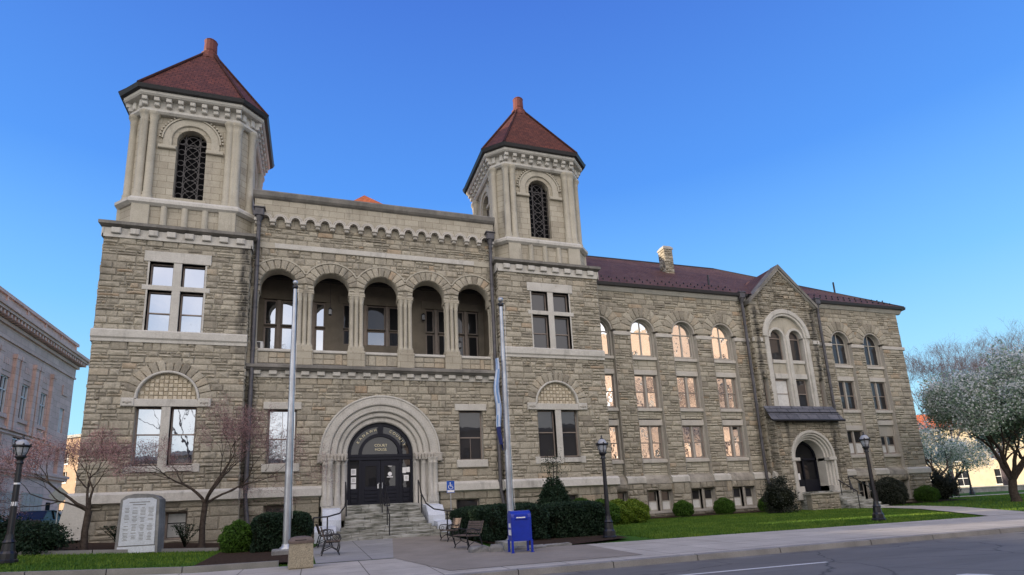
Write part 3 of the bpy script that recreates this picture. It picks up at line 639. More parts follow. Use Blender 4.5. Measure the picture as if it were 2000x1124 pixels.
    for j in range(nz_):
        for i in range(-7, 7):
            if (j + i) % 2 and random.random() < 0.8: u, v, du, dv = TX + i * sz, 7.5 + j * sz, sz, sz
            else: u, v, du, dv = TX + i * sz, 7.5 + j * sz, sz, sz
            if max(math.hypot(u - TX, v - 7.5 + dv), math.hypot(u + du - TX, v - 7.5 + dv)) < 1.33:
                dd = random.uniform(0.0, 0.03); k.rbox(u + 0.012, u + du - 0.012, 31.07 - dd, 31.12, v + 0.012, v + dv - 0.012, 0.02, 0 if (i + j) % 2 else 1)
    P_(k, 'tympanum', ['tympanum_light', 'tympanum_dark'])
    k = MB()
    for a, b in ((TX - 1.28, TX - 0.19), (TX + 0.19, TX + 1.28)): k.xprism([(31.25, 4.4), (30.9, 4.3), (30.88, 4.06), (31.25, 4.02)], a, b)
    for s in (-1, 1): k.rbox(TX + s * 1.42 - 0.16, TX + s * 1.42 + 0.16, 30.93, 31.2, 4.0, 4.4, 0.02)
    P_(k, 'window_sill', 'pale_limestone')
    for a, b in ((TX - 1.28, TX - 0.19), (TX + 0.19, TX + 1.28)): window(frame(0, 31), a, b, 4.38, 7.13, CH, gm, rail=0.54)
    for a, b, za, zb in bw:
        o = window(frame(0, 30.9), a, b, za, zb, CH, 'dim_glass', rail=None, depth=0.3, label='low basement window boarded with grey panels' if left else None)
        if left:
            k = MB(); k.box(a + 0.1, b - 0.1, 31.19, 31.21, za + 0.1, zb - 0.55); k.box(a + 0.1, b - 0.1, 31.18, 31.2, zb - 0.5, zb - 0.1); k.build('window_board', 'basement_board', o)
    # main cornice with dentils and dark ledge
    k = MB(); k.box(x0 - 0.05, x1 + 0.05, 30.9, 31.4, 15.62, 15.78); k.box(x0 - 0.03, x1 + 0.03, 30.94, 31.4, 15.78, 16.12); dentils(k, x0 + 0.15, x1 - 0.1, 30.78, 31.0, 15.8, 16.1, 8)
    for sx, d in ((x0 - 0.08, -1), (x1 + 0.0, 1)): k.box(sx, sx + 0.08, 30.9, 38.2, 15.62, 16.1)
    P_(k, 'cornice', 'pale_limestone')
    k = MB(); yb = 38.5; k.loft([[(TX - r_ + min(0.3, r_ - 3.4), 34.6 - r_, z), (TX + r_ - min(0.3, r_ - 3.4), 34.6 - r_, z), (TX + r_ - min(0.3, r_ - 3.4), yb + 0.2, z), (TX - r_ + min(0.3, r_ - 3.4), yb + 0.2, z)] for r_, z in ((3.42, 16.1), (3.62, 16.18), (3.85, 16.26), (3.85, 16.42), (3.6, 16.52))], 0, False)
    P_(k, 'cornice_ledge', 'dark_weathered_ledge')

    # --- belfry
    BX, BY = TX + (0.03 if left else -0.0), 34.5
    def octv(half, ch, z): return [(BX + a, BY + b, z) for a, b in ((-half + ch, -half), (half - ch, -half), (half, -half + ch), (half, half - ch), (half - ch, half), (-half + ch, half), (-half, half - ch), (-half, -half + ch))]
    BF = MB(); BF.loft([octv(3.15, 0.75, 16.45), octv(3.15, 0.75, 17.72)], 0, False); bel = P_(BF, 'belfry_base', 'dressed_sandstone')
    k = MB()
    for q in range(4):
        k.T = Matrix.Translation((BX, BY, 0)) @ Matrix.Rotation(q * PI / 2, 4, 'Z')
        for s in (-1, 1): k.rbox(s * 2.02 - 0.42 if s > 0 else -2.42, 2.44 if s > 0 else -1.6, -3.27, -3.1, 16.5, 17.75, 0.03)
        for c in (-0.95, 0.0, 0.95): k.lathe([(0.16, 16.6), (0.16, 17.68)], c, -3.17, 10)
        k.box(-1.62, 1.62, -3.2, -3.1, 16.5, 16.62)
    k.build('base_baluster', 'plain_sandstone', bel)
    k = MB(); k.loft([octv(h, c, z) for h, c, z in ((3.22, 0.78, 17.7), (3.36, 0.8, 17.82), (3.36, 0.8, 17.98), (3.27, 0.8, 18.12), (3.1, 0.7, 18.2))], 0, False); P_(k, 'belfry_ledge', 'mottled_ledge' if False else 'pale_limestone')
    # hollow shaft: four window walls + four chamfer walls
    for q in range(4):
        k = MB(); k.T = Matrix.Translation((BX, BY, 0)) @ Matrix.Rotation(q * PI / 2, 4, 'Z'); hw, zc, r_, y = 2.3, 21.9, 0.72, -2.82
        n = 20; A = [(r_ * math.cos(PI * i / n), zc + r_ * math.sin(PI * i / n)) for i in range(n + 1)]
        k.face([(-hw, y, 18.15), (-r_, y, 18.15), (-r_, y, zc), (-hw, y, zc)]); k.face([(r_, y, 18.15), (hw, y, 18.15), (hw, y, zc), (r_, y, zc)])
        for i in range(n):
            (a, b), (c, d) = A[i], A[i + 1]
            oa = (hw * math.copysign(1, a) if abs(a) > 1e-6 else 0) if False else None
        for i in range(n):
            a, b = A[i], A[i + 1]; ea = max(-hw, min(hw, a[0] / r_ * hw)); eb = max(-hw, min(hw, b[0] / r_ * hw)); k.face([(a[0], y, a[1]), (ea, y, 23.5 if abs(ea) < hw - 1e-3 else 23.5), (eb, y, 23.5), (b[0], y, b[1])])
        k.face([(hw, y, zc), (hw, y, 23.5), (A[0][0], y, zc)]); k.face([(-hw, y, zc), (-hw, y, 23.5), (A[-1][0], y, zc)])
        for u in (-r_, r_): k.face([(u, y, 18.3), (u, y + 0.5, 18.3), (u, y + 0.5, zc), (u, y, zc)])
        for i in range(n): a, b = A[i], A[i + 1]; k.face([(a[0], y, a[1]), (b[0], y, b[1]), (b[0], y + 0.5, b[1]), (a[0], y + 0.5, a[1])])
        k.face([(-hw, y, 18.15), (-hw, y, 23.5), (-2.82, -hw, 23.5), (-2.82, -hw, 18.15)])
        k.box(-r_ - 0.15, r_ + 0.15, y - 0.1, y + 0.5, 18.15, 18.45)
        shaft = P_(k, 'belfry_wall', 'dressed_sandstone')
        T0 = k.T
        k = MB(); k.T = T0; k.arch(0, zc, 0.95, 1.36, y - 0.09, y, 26, chamfer=0.03); k.arch(0, zc, 1.36, 1.44, y - 0.14, y, 26)
        for i in range(25):
            a = PI * (i + 0.5) / 25; ca, sa = 1.52 * math.cos(a), 1.52 * math.sin(a); k.box(ca - 0.045, ca + 0.045, y - 0.13, y, zc + sa - 0.045, zc + sa + 0.045)
        for s in (-1, 1):
            k.box(min(s * 0.95, s * 1.36), max(s * 0.95, s * 1.36), y - 0.09, y, zc - 0.42, zc)
            k.rbox(min(s * 0.72, s * 1.58), max(s * 0.72, s * 1.58), y - 0.17, y, zc - 0.62, zc - 0.42, 0.03)
        k.build('arch_moulding', 'plain_sandstone', shaft)
        # iron grille of rings and bars
        k = MB(); k.T = T0; gy = y + 0.32
        for u in (-0.7, -0.36, 0.36, 0.7): k.box(u - 0.02, u + 0.02, gy - 0.02, gy + 0.02, 18.45, zc + math.sqrt(max(0, r_ * r_ - u * u)))
        zz = 18.8
        while zz < 22.5:
            for cxx in (-0.53, 0.0, 0.53):
                rr = 0.33 if cxx == 0 else 0.16
                if math.hypot(abs(cxx) + rr, max(0, zz + rr - zc)) > r_ + 0.12: continue
                for i in range(12):
                    a0, a1 = 2 * PI * i / 12, 2 * PI * (i + 1) / 12
                    k.face([(cxx + (rr - .02) * math.cos(a0), gy, zz + (rr - .02) * math.sin(a0)), (cxx + (rr + .02) * math.cos(a0), gy, zz + (rr + .02) * math.sin(a0)), (cxx + (rr + .02) * math.cos(a1), gy, zz + (rr + .02) * math.sin(a1)), (cxx + (rr - .02) * math.cos(a1), gy, zz + (rr - .02) * math.sin(a1))])
            for s in (-1, 1): k.tube([(-0.33, gy + 0.01, zz - s * 0.33), (0.33, gy + 0.01, zz + s * 0.33)], 0.016, 4, smooth=False)
            zz += 0.66
        k.box(-0.7, 0.7, gy - 0.02, gy + 0.02, zc - 0.02, zc + 0.02); k.build('window_grille', 'frame_dark', shaft)
        # clustered columns
        for u, v in ((-2.28, -2.92), (-1.86, -2.92), (1.86, -2.92), (2.28, -2.92), (-2.92, -2.15)):
            k = MB(); k.T = T0; k.lathe([(0.27, 18.15), (0.27, 18.32), (0.22, 18.4), (0.25, 18.5), (0.2, 18.6), (0.19, 22.7), (0.22, 22.78), (0.19, 22.86), (0.27, 23.1), (0.30, 23.14), (0.30, 23.28)], u, v, 12)
            k.build('column', 'plain_sandstone', shaft)
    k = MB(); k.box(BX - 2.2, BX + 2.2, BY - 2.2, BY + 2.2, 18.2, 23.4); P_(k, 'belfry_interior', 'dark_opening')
    k = MB(); k.loft([octv(h, c, z) for h, c, z in ((3.05, 0.75, 23.2), (3.15, 0.78, 23.3), (3.15, 0.78, 23.42), (3.05, 0.75, 23.5), (3.05, 0.75, 24.0), (3.42, 1.0, 24.02), (3.5, 1.05, 24.1), (3.5, 1.05, 24.25), (3.54, 1.08, 24.3))], 0, False)
    cor = P_(k, 'belfry_cornice', 'pale_limestone')
    k = MB()
    for q in range(4):
        k.T = Matrix.Translation((BX, BY, 0)) @ Matrix.Rotation(q * PI / 2, 4, 'Z')
        for i in range(9): u = -2.28 + 4.56 * i / 8; k.rbox(u - 0.13, u + 0.13, -3.26, -3.0, 23.56, 23.8, 0.04); k.rbox(u - 0.13, u + 0.13, -3.38, -3.0, 23.78, 24.01, 0.03)
        for i in (0, 1): 
            k.T = Matrix.Translation((BX, BY, 0)) @ Matrix.Rotation(q * PI / 2 - PI / 4, 4, 'Z'); u = -0.28 + 0.56 * i; k.rbox(u - 0.13, u + 0.13, -3.92, -3.62, 23.56, 24.01, 0.04)
    k.build('corbel', 'pale_limestone', cor)
    # tiled pyramid roof, uv along eave / up the slope
    k = MB(); e0 = octv(3.70, 1.15, 24.42); e1 = octv(0.32, 0.1, 29.75)
    for i in range(8):
        a, b, c, d = map(Vector, (e0[i], e0[(i + 1) % 8], e1[(i + 1) % 8], e1[i])); L = (b - a).length; H = ((c + d) / 2 - (a + b) / 2).length; l2 = (c - d).length
        k.face([tuple(a), tuple(b), tuple(c), tuple(d)], 0, [(0, 0), (L, 0), (L / 2 + l2 / 2, H), (L / 2 - l2 / 2, H)])
    roof = P_(k, 'belfry_roof', 'red_clay_tiles')
    k = MB(); k.loft([octv(h, c, z) for h, c, z in ((3.53, 1.06, 24.24), (3.66, 1.13, 24.27), (3.74, 1.16, 24.46), (3.68, 1.14, 24.47))], 0, False); k.build('gutter', 'dark_gutter', roof)
    k = MB()
    for i in range(8): k.tube([Vector(e0[i]) + Vector((0, 0, 0.05)), Vector(e1[i]) + Vector((0, 0, 0.05))], 0.075, 6)
    k.build('hip_tiles', 'red_clay_tiles', roof)
    k = MB(); k.lathe([(0.62, 29.35), (0.6, 29.6), (0.5, 29.7), (0.52, 29.85), (0.40, 29.95), (0.34, 30.05), (0.38, 30.15), (0.36, 30.8), (0.39, 30.85), (0.30, 30.95), (0.16, 31.05), (0.0, 31.08)], BX, BY, 12, smooth=False); k.build('finial', 'terracotta_finial', roof)

# --- loggia block
LX0, LX1 = TL + 3.33, TR - 3.33
arcx = [CX + (i - 2) * 2.71 for i in range(5)]; ZS = 13.92; AR = 0.95
k = MB(); k.T = frame(0, 31.6)
wall(k, LX0, LX1, 3.1, 8.9, [(CX - 5.0 - 0.68, CX - 5.0 + 0.68, 4.2, 7.3), (CX + 5.0 - 0.68, CX + 5.0 + 0.68, 4.2, 7.3), (CX - 2.95, CX + 2.95, 2.9, 4.72)], [(CX, 4.72, 2.95)], ch=0.37)
wall(k, LX0, LX1, 13.75, 16.07, [(c - 1.1, c + 1.1, 13.0, ZS) for c in arcx], [(c, ZS, 1.2) for c in arcx], ch=0.36, bl=(0.3, 0.8)); wall(k, LX0, LX1, 16.36, 17.5, ch=0.32, bl=(0.35, 0.9))
P_(k, 'loggia_wall', RK)
k = MB(); k.T = frame(0, 31.5); wall(k, LX0, CX - 3.1, GZ0, 2.7, [(-2.4, -1.2, 1.5, 2.3)], ch=0.55, bl=(0.7, 1.4), relief=0.07); P_(k, 'basement_wall', ['weathered_sandstone', 'mortar']); k = MB(); k.T = frame(0, 31.5); wall(k, CX + 3.1, LX1, GZ0, 2.7, [(7.3, 8.6, 1.5, 2.2)], ch=0.55, bl=(0.7, 1.4), relief=0.07)
P_(k, 'basement_wall', ['weathered_sandstone', 'mortar'])
for a, b in ((-2.4, -1.2), (7.3, 8.6)): window(frame(0, 31.5), a, b, 1.5, 2.25, CH, 'dim_glass', rail=None, depth=0.25)
k = MB()
for a, b in ((LX0, CX - 3.0), (CX + 3.0, LX1)): k.xprism([(31.5, 3.2), (31.32, 3.06), (31.28, 2.7), (31.5, 2.62), (31.8, 2.62), (31.8, 3.2)], a, b)
P_(k, 'water_table', 'pale_limestone')
for s in (-1, 1):
    c = CX + s * 5.0
    k = MB(); k.rbox(c - 0.92, c + 0.92, 31.5, 31.9, 7.15, 7.53, 0.02); k.rbox(c - 0.9, c + 0.9, 31.46, 31.9, 3.94, 4.36, 0.03); P_(k, 'window_surround', 'pale_limestone')
    window(frame(0, 31.6), c - 0.68, c + 0.68, 4.36, 7.15, CH, 'bright_glass' if s < 0 else 'dim_glass', rail=0.47, muntin=1)
k = MB()
for i, c in enumerate(arcx): k.vouss(c, ZS, AR, 1.5, 31.55, 32.0, 11, a0=0.0 if i == 4 else 0.16, a1=PI if i == 0 else PI - 0.16)
P_(k, 'arch_stones', 'rock_faced_sandstone')
k = MB()                                              # soffits, inner face of arcade, hood mould
for c in arcx:
    k.arch(c, ZS, AR - 0.004, AR + 0.3, 31.62, 32.3, 24, 0)
    k.arch(c, ZS, 1.5, 1.57, 31.52, 31.7, 22, 0, a0=0.52, a1=PI - 0.52)
for i in range(6):
    c = CX + (i - 2.5) * 2.71; k.box(c - 0.42, c + 0.42, 31.68, 32.3, 13.7, 15.3)
k.box(LX0, LX1, 32.05, 32.3, 14.9, 16.2)
P_(k, 'arcade_soffit', 'plain_sandstone')
k = MB(); k.box(LX0, LX1, 31.54, 31.9, 16.05, 16.38); P_(k, 'string_course', 'plain_sandstone')
k = MB(); k.rbox(LX0 + 1.1, LX1 - 1.3, 31.51, 31.6, 16.07, 16.36, 0.01); P_(k, 'name_band', 'pale_limestone')
for i in range(6):                                    # triple-column piers
    c = CX + (i - 2.5) * 2.71; hw = 0.40 if 0 < i < 5 else 0.28
    if i == 0: c += 0.1
    if i == 5: c -= 0.1
    k = MB(); k.rbox(c - hw - 0.05, c + hw + 0.05, 31.5, 32.28, 13.55, 13.76, 0.03); k.rbox(c - hw - 0.03, c + hw + 0.03, 31.5, 32.25, 10.38, 10.62, 0.04); k.rbox(c - hw - 0.08, c + hw + 0.08, 31.4, 32.25, 9.5, 10.4, 0.04)
    k.box(c - hw + 0.1, c + hw - 0.1, 31.75, 32.1, 10.5, 13.6); pier = P_(k, 'pier', 'dressed_sandstone')
    for u in ((-0.26, 0.0, 0.26) if 0 < i < 5 else (-0.13, 0.13)):
        for yy in (31.66, 32.1):
            k = MB(); k.lathe([(0.16, 10.6), (0.16, 10.7), (0.12, 10.78), (0.125, 10.85), (0.115, 10.9), (0.108, 13.15), (0.13, 13.2), (0.11, 13.26), (0.15, 13.45), (0.17, 13.5), (0.17, 13.56)], c + u, yy, 10); k.build('column', 'pale_limestone' if False else 'plain_sandstone', pier)
k = MB()
for i in range(5): a, b = arcx[i] - 0.95, arcx[i] + 0.95; k.box(a - 0.05, b + 0.05, 31.62, 32.05, 9.5, 10.24)
par = P_(k, 'balcony_parapet', 'plain_sandstone')
k = MB()
for i in range(5): a, b = arcx[i] - 0.95, arcx[i] + 0.95; k.rbox(a - 0.02, b + 0.02, 31.5, 32.15, 10.22, 10.38, 0.03)
k.build('rail_cap', 'pale_limestone', par)
k = MB()
for i in range(5):
    a, b = arcx[i] - 0.95, arcx[i] + 0.95; u = a
    while u < b - 0.05:
        L = random.choice((0.25, 0.4, 0.6)); L = min(L, b - u); zz = 9.6
        for h in random.choice(((0.6,), (0.3, 0.3))): k.rbox(u + 0.015, u + L - 0.015, 31.57 - random.uniform(0, .03), 31.63, zz + 0.015, zz + h - 0.015, 0.02); zz += h
        u += L
k.build('carved_panel', 'rock_faced_sandstone', par)
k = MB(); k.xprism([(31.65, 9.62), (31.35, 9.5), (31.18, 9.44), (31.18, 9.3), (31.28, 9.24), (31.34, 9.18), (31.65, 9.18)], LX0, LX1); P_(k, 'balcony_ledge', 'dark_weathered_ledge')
k = MB(); k.box(LX0, LX1, 31.5, 31.8, 8.84, 8.94); k.box(LX0, LX1, 31.52, 31.8, 8.94, 9.2); dentils(k, LX0 + 0.1, LX1 - 0.1, 31.34, 31.55, 8.95, 9.17, 17, 0.5); P_(k, 'balcony_dentils', 'pale_limestone')
# loggia interior
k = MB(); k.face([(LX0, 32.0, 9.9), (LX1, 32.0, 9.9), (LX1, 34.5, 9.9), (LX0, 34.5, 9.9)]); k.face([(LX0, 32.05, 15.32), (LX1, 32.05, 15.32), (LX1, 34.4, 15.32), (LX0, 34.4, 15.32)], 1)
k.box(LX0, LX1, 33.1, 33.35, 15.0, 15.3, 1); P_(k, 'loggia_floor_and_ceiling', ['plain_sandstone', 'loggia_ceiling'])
k = MB(); prev = LX0
ops = [(-3.05, -1.45, 9.9, 14.1), (-1.05, 0.3, 9.9, 14.1), (1.3, 5.2, 11.55, 14.1), (6.25, 7.6, 9.9, 14.1), (8.05, 9.65, 9.9, 14.1)]
for a, b, c, d in ops:
    k.box(prev, a, 34.2, 34.6, 9.9, 15.4)
    if c > 10: k.box(a, b, 34.2, 34.6, 9.9, c)
    k.box(a, b, 34.2, 34.6, d, 15.4); k.rbox(a - 0.25, b + 0.25, 34.14, 34.3, 14.1, 14.62, 0.02); prev = b
k.box(prev, LX1, 34.2, 34.6, 9.9, 15.4)
for sx in (LX0 + 0.02, LX1 - 0.07): k.box(sx, sx + 0.05, 32.0, 34.5, 9.9, 15.4)
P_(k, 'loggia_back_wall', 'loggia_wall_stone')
for i, (a, b, c, d) in enumerate(ops):
    n = 3 if i == 2 else 2; gmat = ['bright_glass', 'bright_glass', 'blue_glass', 'door_glass', 'door_glass'][i]; wd = (b - a) / n
    for j in range(n):
        u0, u1 = a + wd * j + (0.1 if j else 0), a + wd * (j + 1) - (0.1 if j < n - 1 else 0)
        if c > 10: window(frame(0, 34.2), u0, u1, c, 12.5, CH, gmat, rail=None, depth=0.12); window(frame(0, 34.2), u0, u1, 12.55, d, CH, 'door_glass', rail=None, depth=0.12)
        else: window(frame(0, 34.2), u0, u1, c, 12.5, CH, gmat, rail=0.45 if i == 0 and j else None, depth=0.12, fw=0.1); window(frame(0, 34.2), u0, u1, 12.55, d, CH, gmat, rail=None, depth=0.12, fw=0.1)
    k = MB()
    for j in range(1, n): k.box(a + wd * j - 0.1, a + wd * j + 0.1, 34.24, 34.5, c, d)
    k.build('mullion', 'frame_taupe', CH)
for lx, ly, lz in ((0.55, 33.0, 13.1), (6.1, 34.0, 13.45), (8.12, 33.0, 11.45)):
    k = MB(); k.tube([(lx, ly, 15.3), (lx, ly, lz + 0.25)], 0.012, 5) if ly < 34 else k.box(lx - 0.02, lx + 0.02, ly, ly + 0.2, lz + 0.1, lz + 0.14)
    k.lathe([(0.03, 0.28), (0.13, 0.18), (0.13, 0.15)], lx, ly, 8, cz=lz); k.lathe([(0.11, -0.17), (0.04, -0.22)], lx, ly, 8, cz=lz)
    for q in range(4): a = q * PI / 2; k.box(lx + 0.1 * math.cos(a) - 0.01, lx + 0.1 * math.cos(a) + 0.01, ly + 0.1 * math.sin(a) - 0.01, ly + 0.1 * math.sin(a) + 0.01, lz - 0.17, lz + 0.16)
    o = P_(k, 'hanging_lantern', 'black_iron'); k = MB(); k.lathe([(0.085, -0.16), (0.085, 0.15)], lx, ly, 8, cz=lz); k.build('lantern_glass', 'lamp_glass', o)
k = MB(); k.rbox(-3.35, -2.85, 32.2, 32.8, 10.4, 10.95, 0.02); o = P_(k, 'air_conditioner', 'white_paint'); k = MB(); k.box(-3.3, -2.98, 32.18, 32.2, 10.45, 10.9); k.build('vent_grille', 'frame_dark', o)
# frieze with the little corbel arches and the parapet
k = MB(); k.box(LX0, LX1, 31.52, 31.9, 18.0, 18.98); k.box(LX0 + 0.02, LX1 - 0.02, 31.64, 31.9, 17.45, 18.02); pitch = 0.78; nA = 17; ua = CX - nA * pitch / 2
k.box(LX0, ua, 31.52, 31.9, 17.5, 18.0); k.box(ua + nA * pitch, LX1, 31.52, 31.9, 17.5, 18.0)
for i in range(nA):
    c = ua + (i + 0.5) * pitch; r_ = 0.25
    for s in (-1, 1):
        pts = [(c + s * r_ * math.cos(PI / 2 * j / 8), 17.66 + r_ * math.sin(PI / 2 * j / 8)) for j in range(9)] + [(c, 18.0), (c + s * pitch / 2, 18.0), (c + s * pitch / 2, 17.66)]
        k.prism(pts, 31.47, 31.62)
P_(k, 'parapet_frieze', 'dressed_sandstone')
k = MB()
for i in range(nA):
    c = ua + (i + 0.5) * pitch; k.arch(c, 17.68, 0.22, 0.30, 31.36, 31.6, 12); k.arch(c, 17.68, 0.33, 0.385, 31.40, 31.6, 12, a0=0.15, a1=PI - 0.15)
for i in range(nA + 1):
    c = ua + i * pitch; k.rbox(c - 0.16, c + 0.16, 31.29, 31.62, 17.5, 17.7, 0.03); k.rbox(c - 0.12, c + 0.12, 31.38, 31.62, 17.36, 17.52, 0.04)
P_(k, 'corbel_arch', 'wing_trim_stone')
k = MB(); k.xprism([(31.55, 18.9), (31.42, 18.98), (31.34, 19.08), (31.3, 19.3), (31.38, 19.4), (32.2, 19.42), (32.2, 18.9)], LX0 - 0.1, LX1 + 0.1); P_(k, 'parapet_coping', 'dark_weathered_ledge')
k = MB(); k.box(LX0, LX1, 34.6, 52, 0.2, 18.6); k.box(LX0, LX1, 31.9, 34.6, 15.5, 18.6); P_(k, 'centre_block_core', 'plain_sandstone')
# orange hipped lantern roof behind the parapet
k = MB(); a0, b0, z0, ap = (-0.6, 8.6), (37.2, 46.4), 20.9, (3.05, 41.8, 25.9)
cs = [(a0[0], b0[0], z0), (a0[1], b0[0], z0), (a0[1], b0[1], z0), (a0[0], b0[1], z0)]
for i in range(4): L = 9.2; k.face([cs[i], cs[(i + 1) % 4], ap], 0, [(0, 0), (L, 0), (L / 2, 7)])
k.box(a0[0] + 0.4, a0[1] - 0.4, b0[0] + 0.4, b0[1] - 0.4, 18.6, 20.95, 1); P_(k, 'central_roof', ['orange_clay_tiles', 'plain_sandstone'], 'orange tiled hip roof whose tip shows over the parapet')

# --- entrance
k = MB(); rings = [(2.62, 3.1, 31.42, 31.9), (2.28, 2.62, 31.52, 32.1), (2.02, 2.28, 31.66, 32.2), (1.74, 2.02, 31.8, 32.3)]
for r0, r1, y0, y1 in rings: k.arch(CX, 4.78, r0, r1, y0, y1, 48, 0, chamfer=0.05)
k.arch(CX, 4.78, 3.06, 3.16, 31.38, 31.7, 48, 0, chamfer=0.02); ent = P_(k, 'entrance_arch', 'entrance_limestone')
k = MB()
for i in range(64):
    a = PI * (i + 0.5) / 64
    for rr, yy, s in ((2.95, 31.4, 0.05), (2.72, 31.4, 0.05), (2.45, 31.5, 0.055)):
        c, q = CX + rr * math.cos(a), 4.78 + rr * math.sin(a); k.add([(c - s, yy + .04, q), (c, yy + .04, q - s), (c + s, yy + .04, q), (c, yy + .04, q + s), (c, yy, q)], [(0, 1, 4), (1, 2, 4), (2, 3, 4), (3, 0, 4)])
k.build('carved_ornament', 'window_stone', ent)
for s in (-1, 1):
    k = MB(); k.rbox(min(CX + s * 1.74, CX + s * 2.95), max(CX + s * 1.74, CX + s * 2.95), 31.72, 32.3, 2.0, 4.6, 0.02); k.box(min(CX + s * 2.3, CX + s * 2.95), max(CX + s * 2.3, CX + s * 2.95), 31.56, 31.74, 2.0, 4.6)
    k.box(min(CX + s * 1.74, CX + s * 3.0), max(CX + s * 1.74, CX + s * 3.0), 31.3, 32.3, 1.4, 2.15); P_(k, 'entrance_jamb', 'entrance_limestone')
    for u, yy in ((1.92, 31.68), (2.24, 31.56), (2.62, 31.44), (2.86, 31.44)):
        k = MB(); r_ = 0.15; k.lathe([(0.2, 2.15), (0.2, 2.42), (0.17, 2.5), (0.19, 2.58), (r_, 2.64), (r_ - 0.01, 4.22), (r_ + 0.02, 4.26), (r_ - 0.01, 4.3), (0.2, 4.46), (0.22, 4.5), (0.22, 4.55)], CX + s * u, yy, 12); P_(k, 'entrance_column', 'pale_limestone')
    k = MB(); k.rbox(min(CX + s * 1.74, CX + s * 3.0), max(CX + s * 1.74, CX + s * 3.0), 31.36, 32.3, 4.55, 4.8, 0.03); k.rbox(CX + s * 3.05 - 0.2, CX + s * 3.05 + 0.2, 31.3, 31.7, 4.32, 4.8, 0.04)
    for j in range(7): u = CX + s * (1.85 + j * 0.17); k.rbox(u - 0.06, u + 0.06, 31.28, 31.5, 4.42, 4.72, 0.03)
    P_(k, 'carved_capital', 'window_stone')
DY = 32.0
k = MB(); hw = 1.74
k.arch(CX, 4.78, 1.55, hw + 0.02, DY, DY + 0.15, 36); k.arch(CX, 4.78, 0.98, 1.16, DY - 0.03, DY + 0.12, 30)
k.box(CX - hw, CX + hw, DY - 0.04, DY + 0.15, 4.5, 4.8); k.box(CX - 1.6, CX + 1.6, DY - 0.07, DY, 4.66, 4.74)
for u in (-hw, -1.13, 1.0, hw - 0.13): k.box(CX + u, CX + u + 0.13, DY - 0.03, DY + 0.15, 2.15, 4.5)
for s in (-1, 1):
    k.box(min(CX + s * 1.13, CX + s * 1.62), max(CX + s * 1.13, CX + s * 1.62), DY + 0.02, DY + 0.12, 2.15, 3.0)
    for j in range(3): k.rbox(CX + s * 1.37 - 0.18, CX + s * 1.37 + 0.18, DY - 0.01, DY + 0.05, 2.25 + j * 0.24, 2.43 + j * 0.24, 0.02)
k.prism([(CX - 0.12, 5.9), (CX + 0.12, 5.9), (CX + 0.16, 6.25), (CX, 6.5), (CX - 0.16, 6.25)], DY - 0.05, DY + 0.1)
dr = P_(k, 'entrance_door', 'navy_door_paint', 'dark navy double door with arched fanlight and side lights')
k = MB(); k.face([(CX + 1.56 * math.cos(PI * i / 30), DY + 0.09, 4.78 + 1.56 * math.sin(PI * i / 30)) for i in range(31)])
for s in (-1, 1): k.face([(CX + s * 1.13, DY + 0.06, 3.0), (CX + s * 1.62, DY + 0.06, 3.0), (CX + s * 1.62, DY + 0.06, 4.5), (CX + s * 1.13, DY + 0.06, 4.5)])
k.build('door_glazing', 'door_glass', dr)
for s in (-1, 1):
    k = MB(); a, b = (CX - 1.0, CX - 0.01) if s < 0 else (CX + 0.01, CX + 1.0)
    k.box(a, b, DY + 0.01, DY + 0.07, 2.17, 3.1); k.box(a, a + 0.2, DY + 0.01, DY + 0.07, 3.1, 4.48); k.box(b - 0.2, b, DY + 0.01, DY + 0.07, 3.1, 4.48); k.box(a + 0.2, b - 0.2, DY + 0.01, DY + 0.07, 4.18, 4.48)
    for j in range(4): k.rbox(a + 0.16, b - 0.16, DY - 0.015, DY + 0.02, 2.3 + j * 0.19, 2.43 + j * 0.19, 0.02)
    d = k.build('door_leaf', 'navy_door_paint', dr); k = MB(); k.face([(a + 0.2, DY + 0.05, 3.1), (b - 0.2, DY + 0.05, 3.1), (b - 0.2, DY + 0.05, 4.18), (a + 0.2, DY + 0.05, 4.18)]); k.build('pane', 'door_glass', d)
    k = MB(); u = CX - s * 0 + s * 0.09; k.box(u - 0.02, u + 0.02, DY - 0.05, DY - 0.02, 2.98, 3.28); k.build('handle', 'flagpole_steel', d)
k = MB()
for u, z, ww, hh in ((-1.4, 3.88, 0.26, 0.34), (-1.4, 3.45, 0.26, 0.32), (-1.4, 3.1, 0.26, 0.3), (1.27, 3.92, 0.2, 0.3), (1.48, 3.95, 0.2, 0.28), (1.38, 3.5, 0.26, 0.32), (-0.12, 3.1, 0.09, 0.24)): k.box(CX + u - ww / 2, CX + u + ww / 2, DY - 0.05 if abs(u) < 1 else DY + 0.03, DY - 0.045 if abs(u) < 1 else DY + 0.035, z - hh / 2, z + hh / 2)
k.lathe([(0.0, 0)] * 2, 0, 0, 3) if False else None
o = k.build('paper_notice', 'paper_white', dr)
k = MB()
for u, z, ww in [(-1.4, 3.95 - 0.06 * j, 0.17) for j in range(3)] + [(-1.4, 3.52 - 0.06 * j, 0.15) for j in range(3)] + [(1.38, 3.56 - 0.06 * j, 0.15) for j in range(3)]: k.box(CX + u - ww / 2, CX + u + ww / 2, DY + 0.024, DY + 0.028, z - 0.008, z + 0.008)
k.build('printed_lines', 'frame_dark', o)
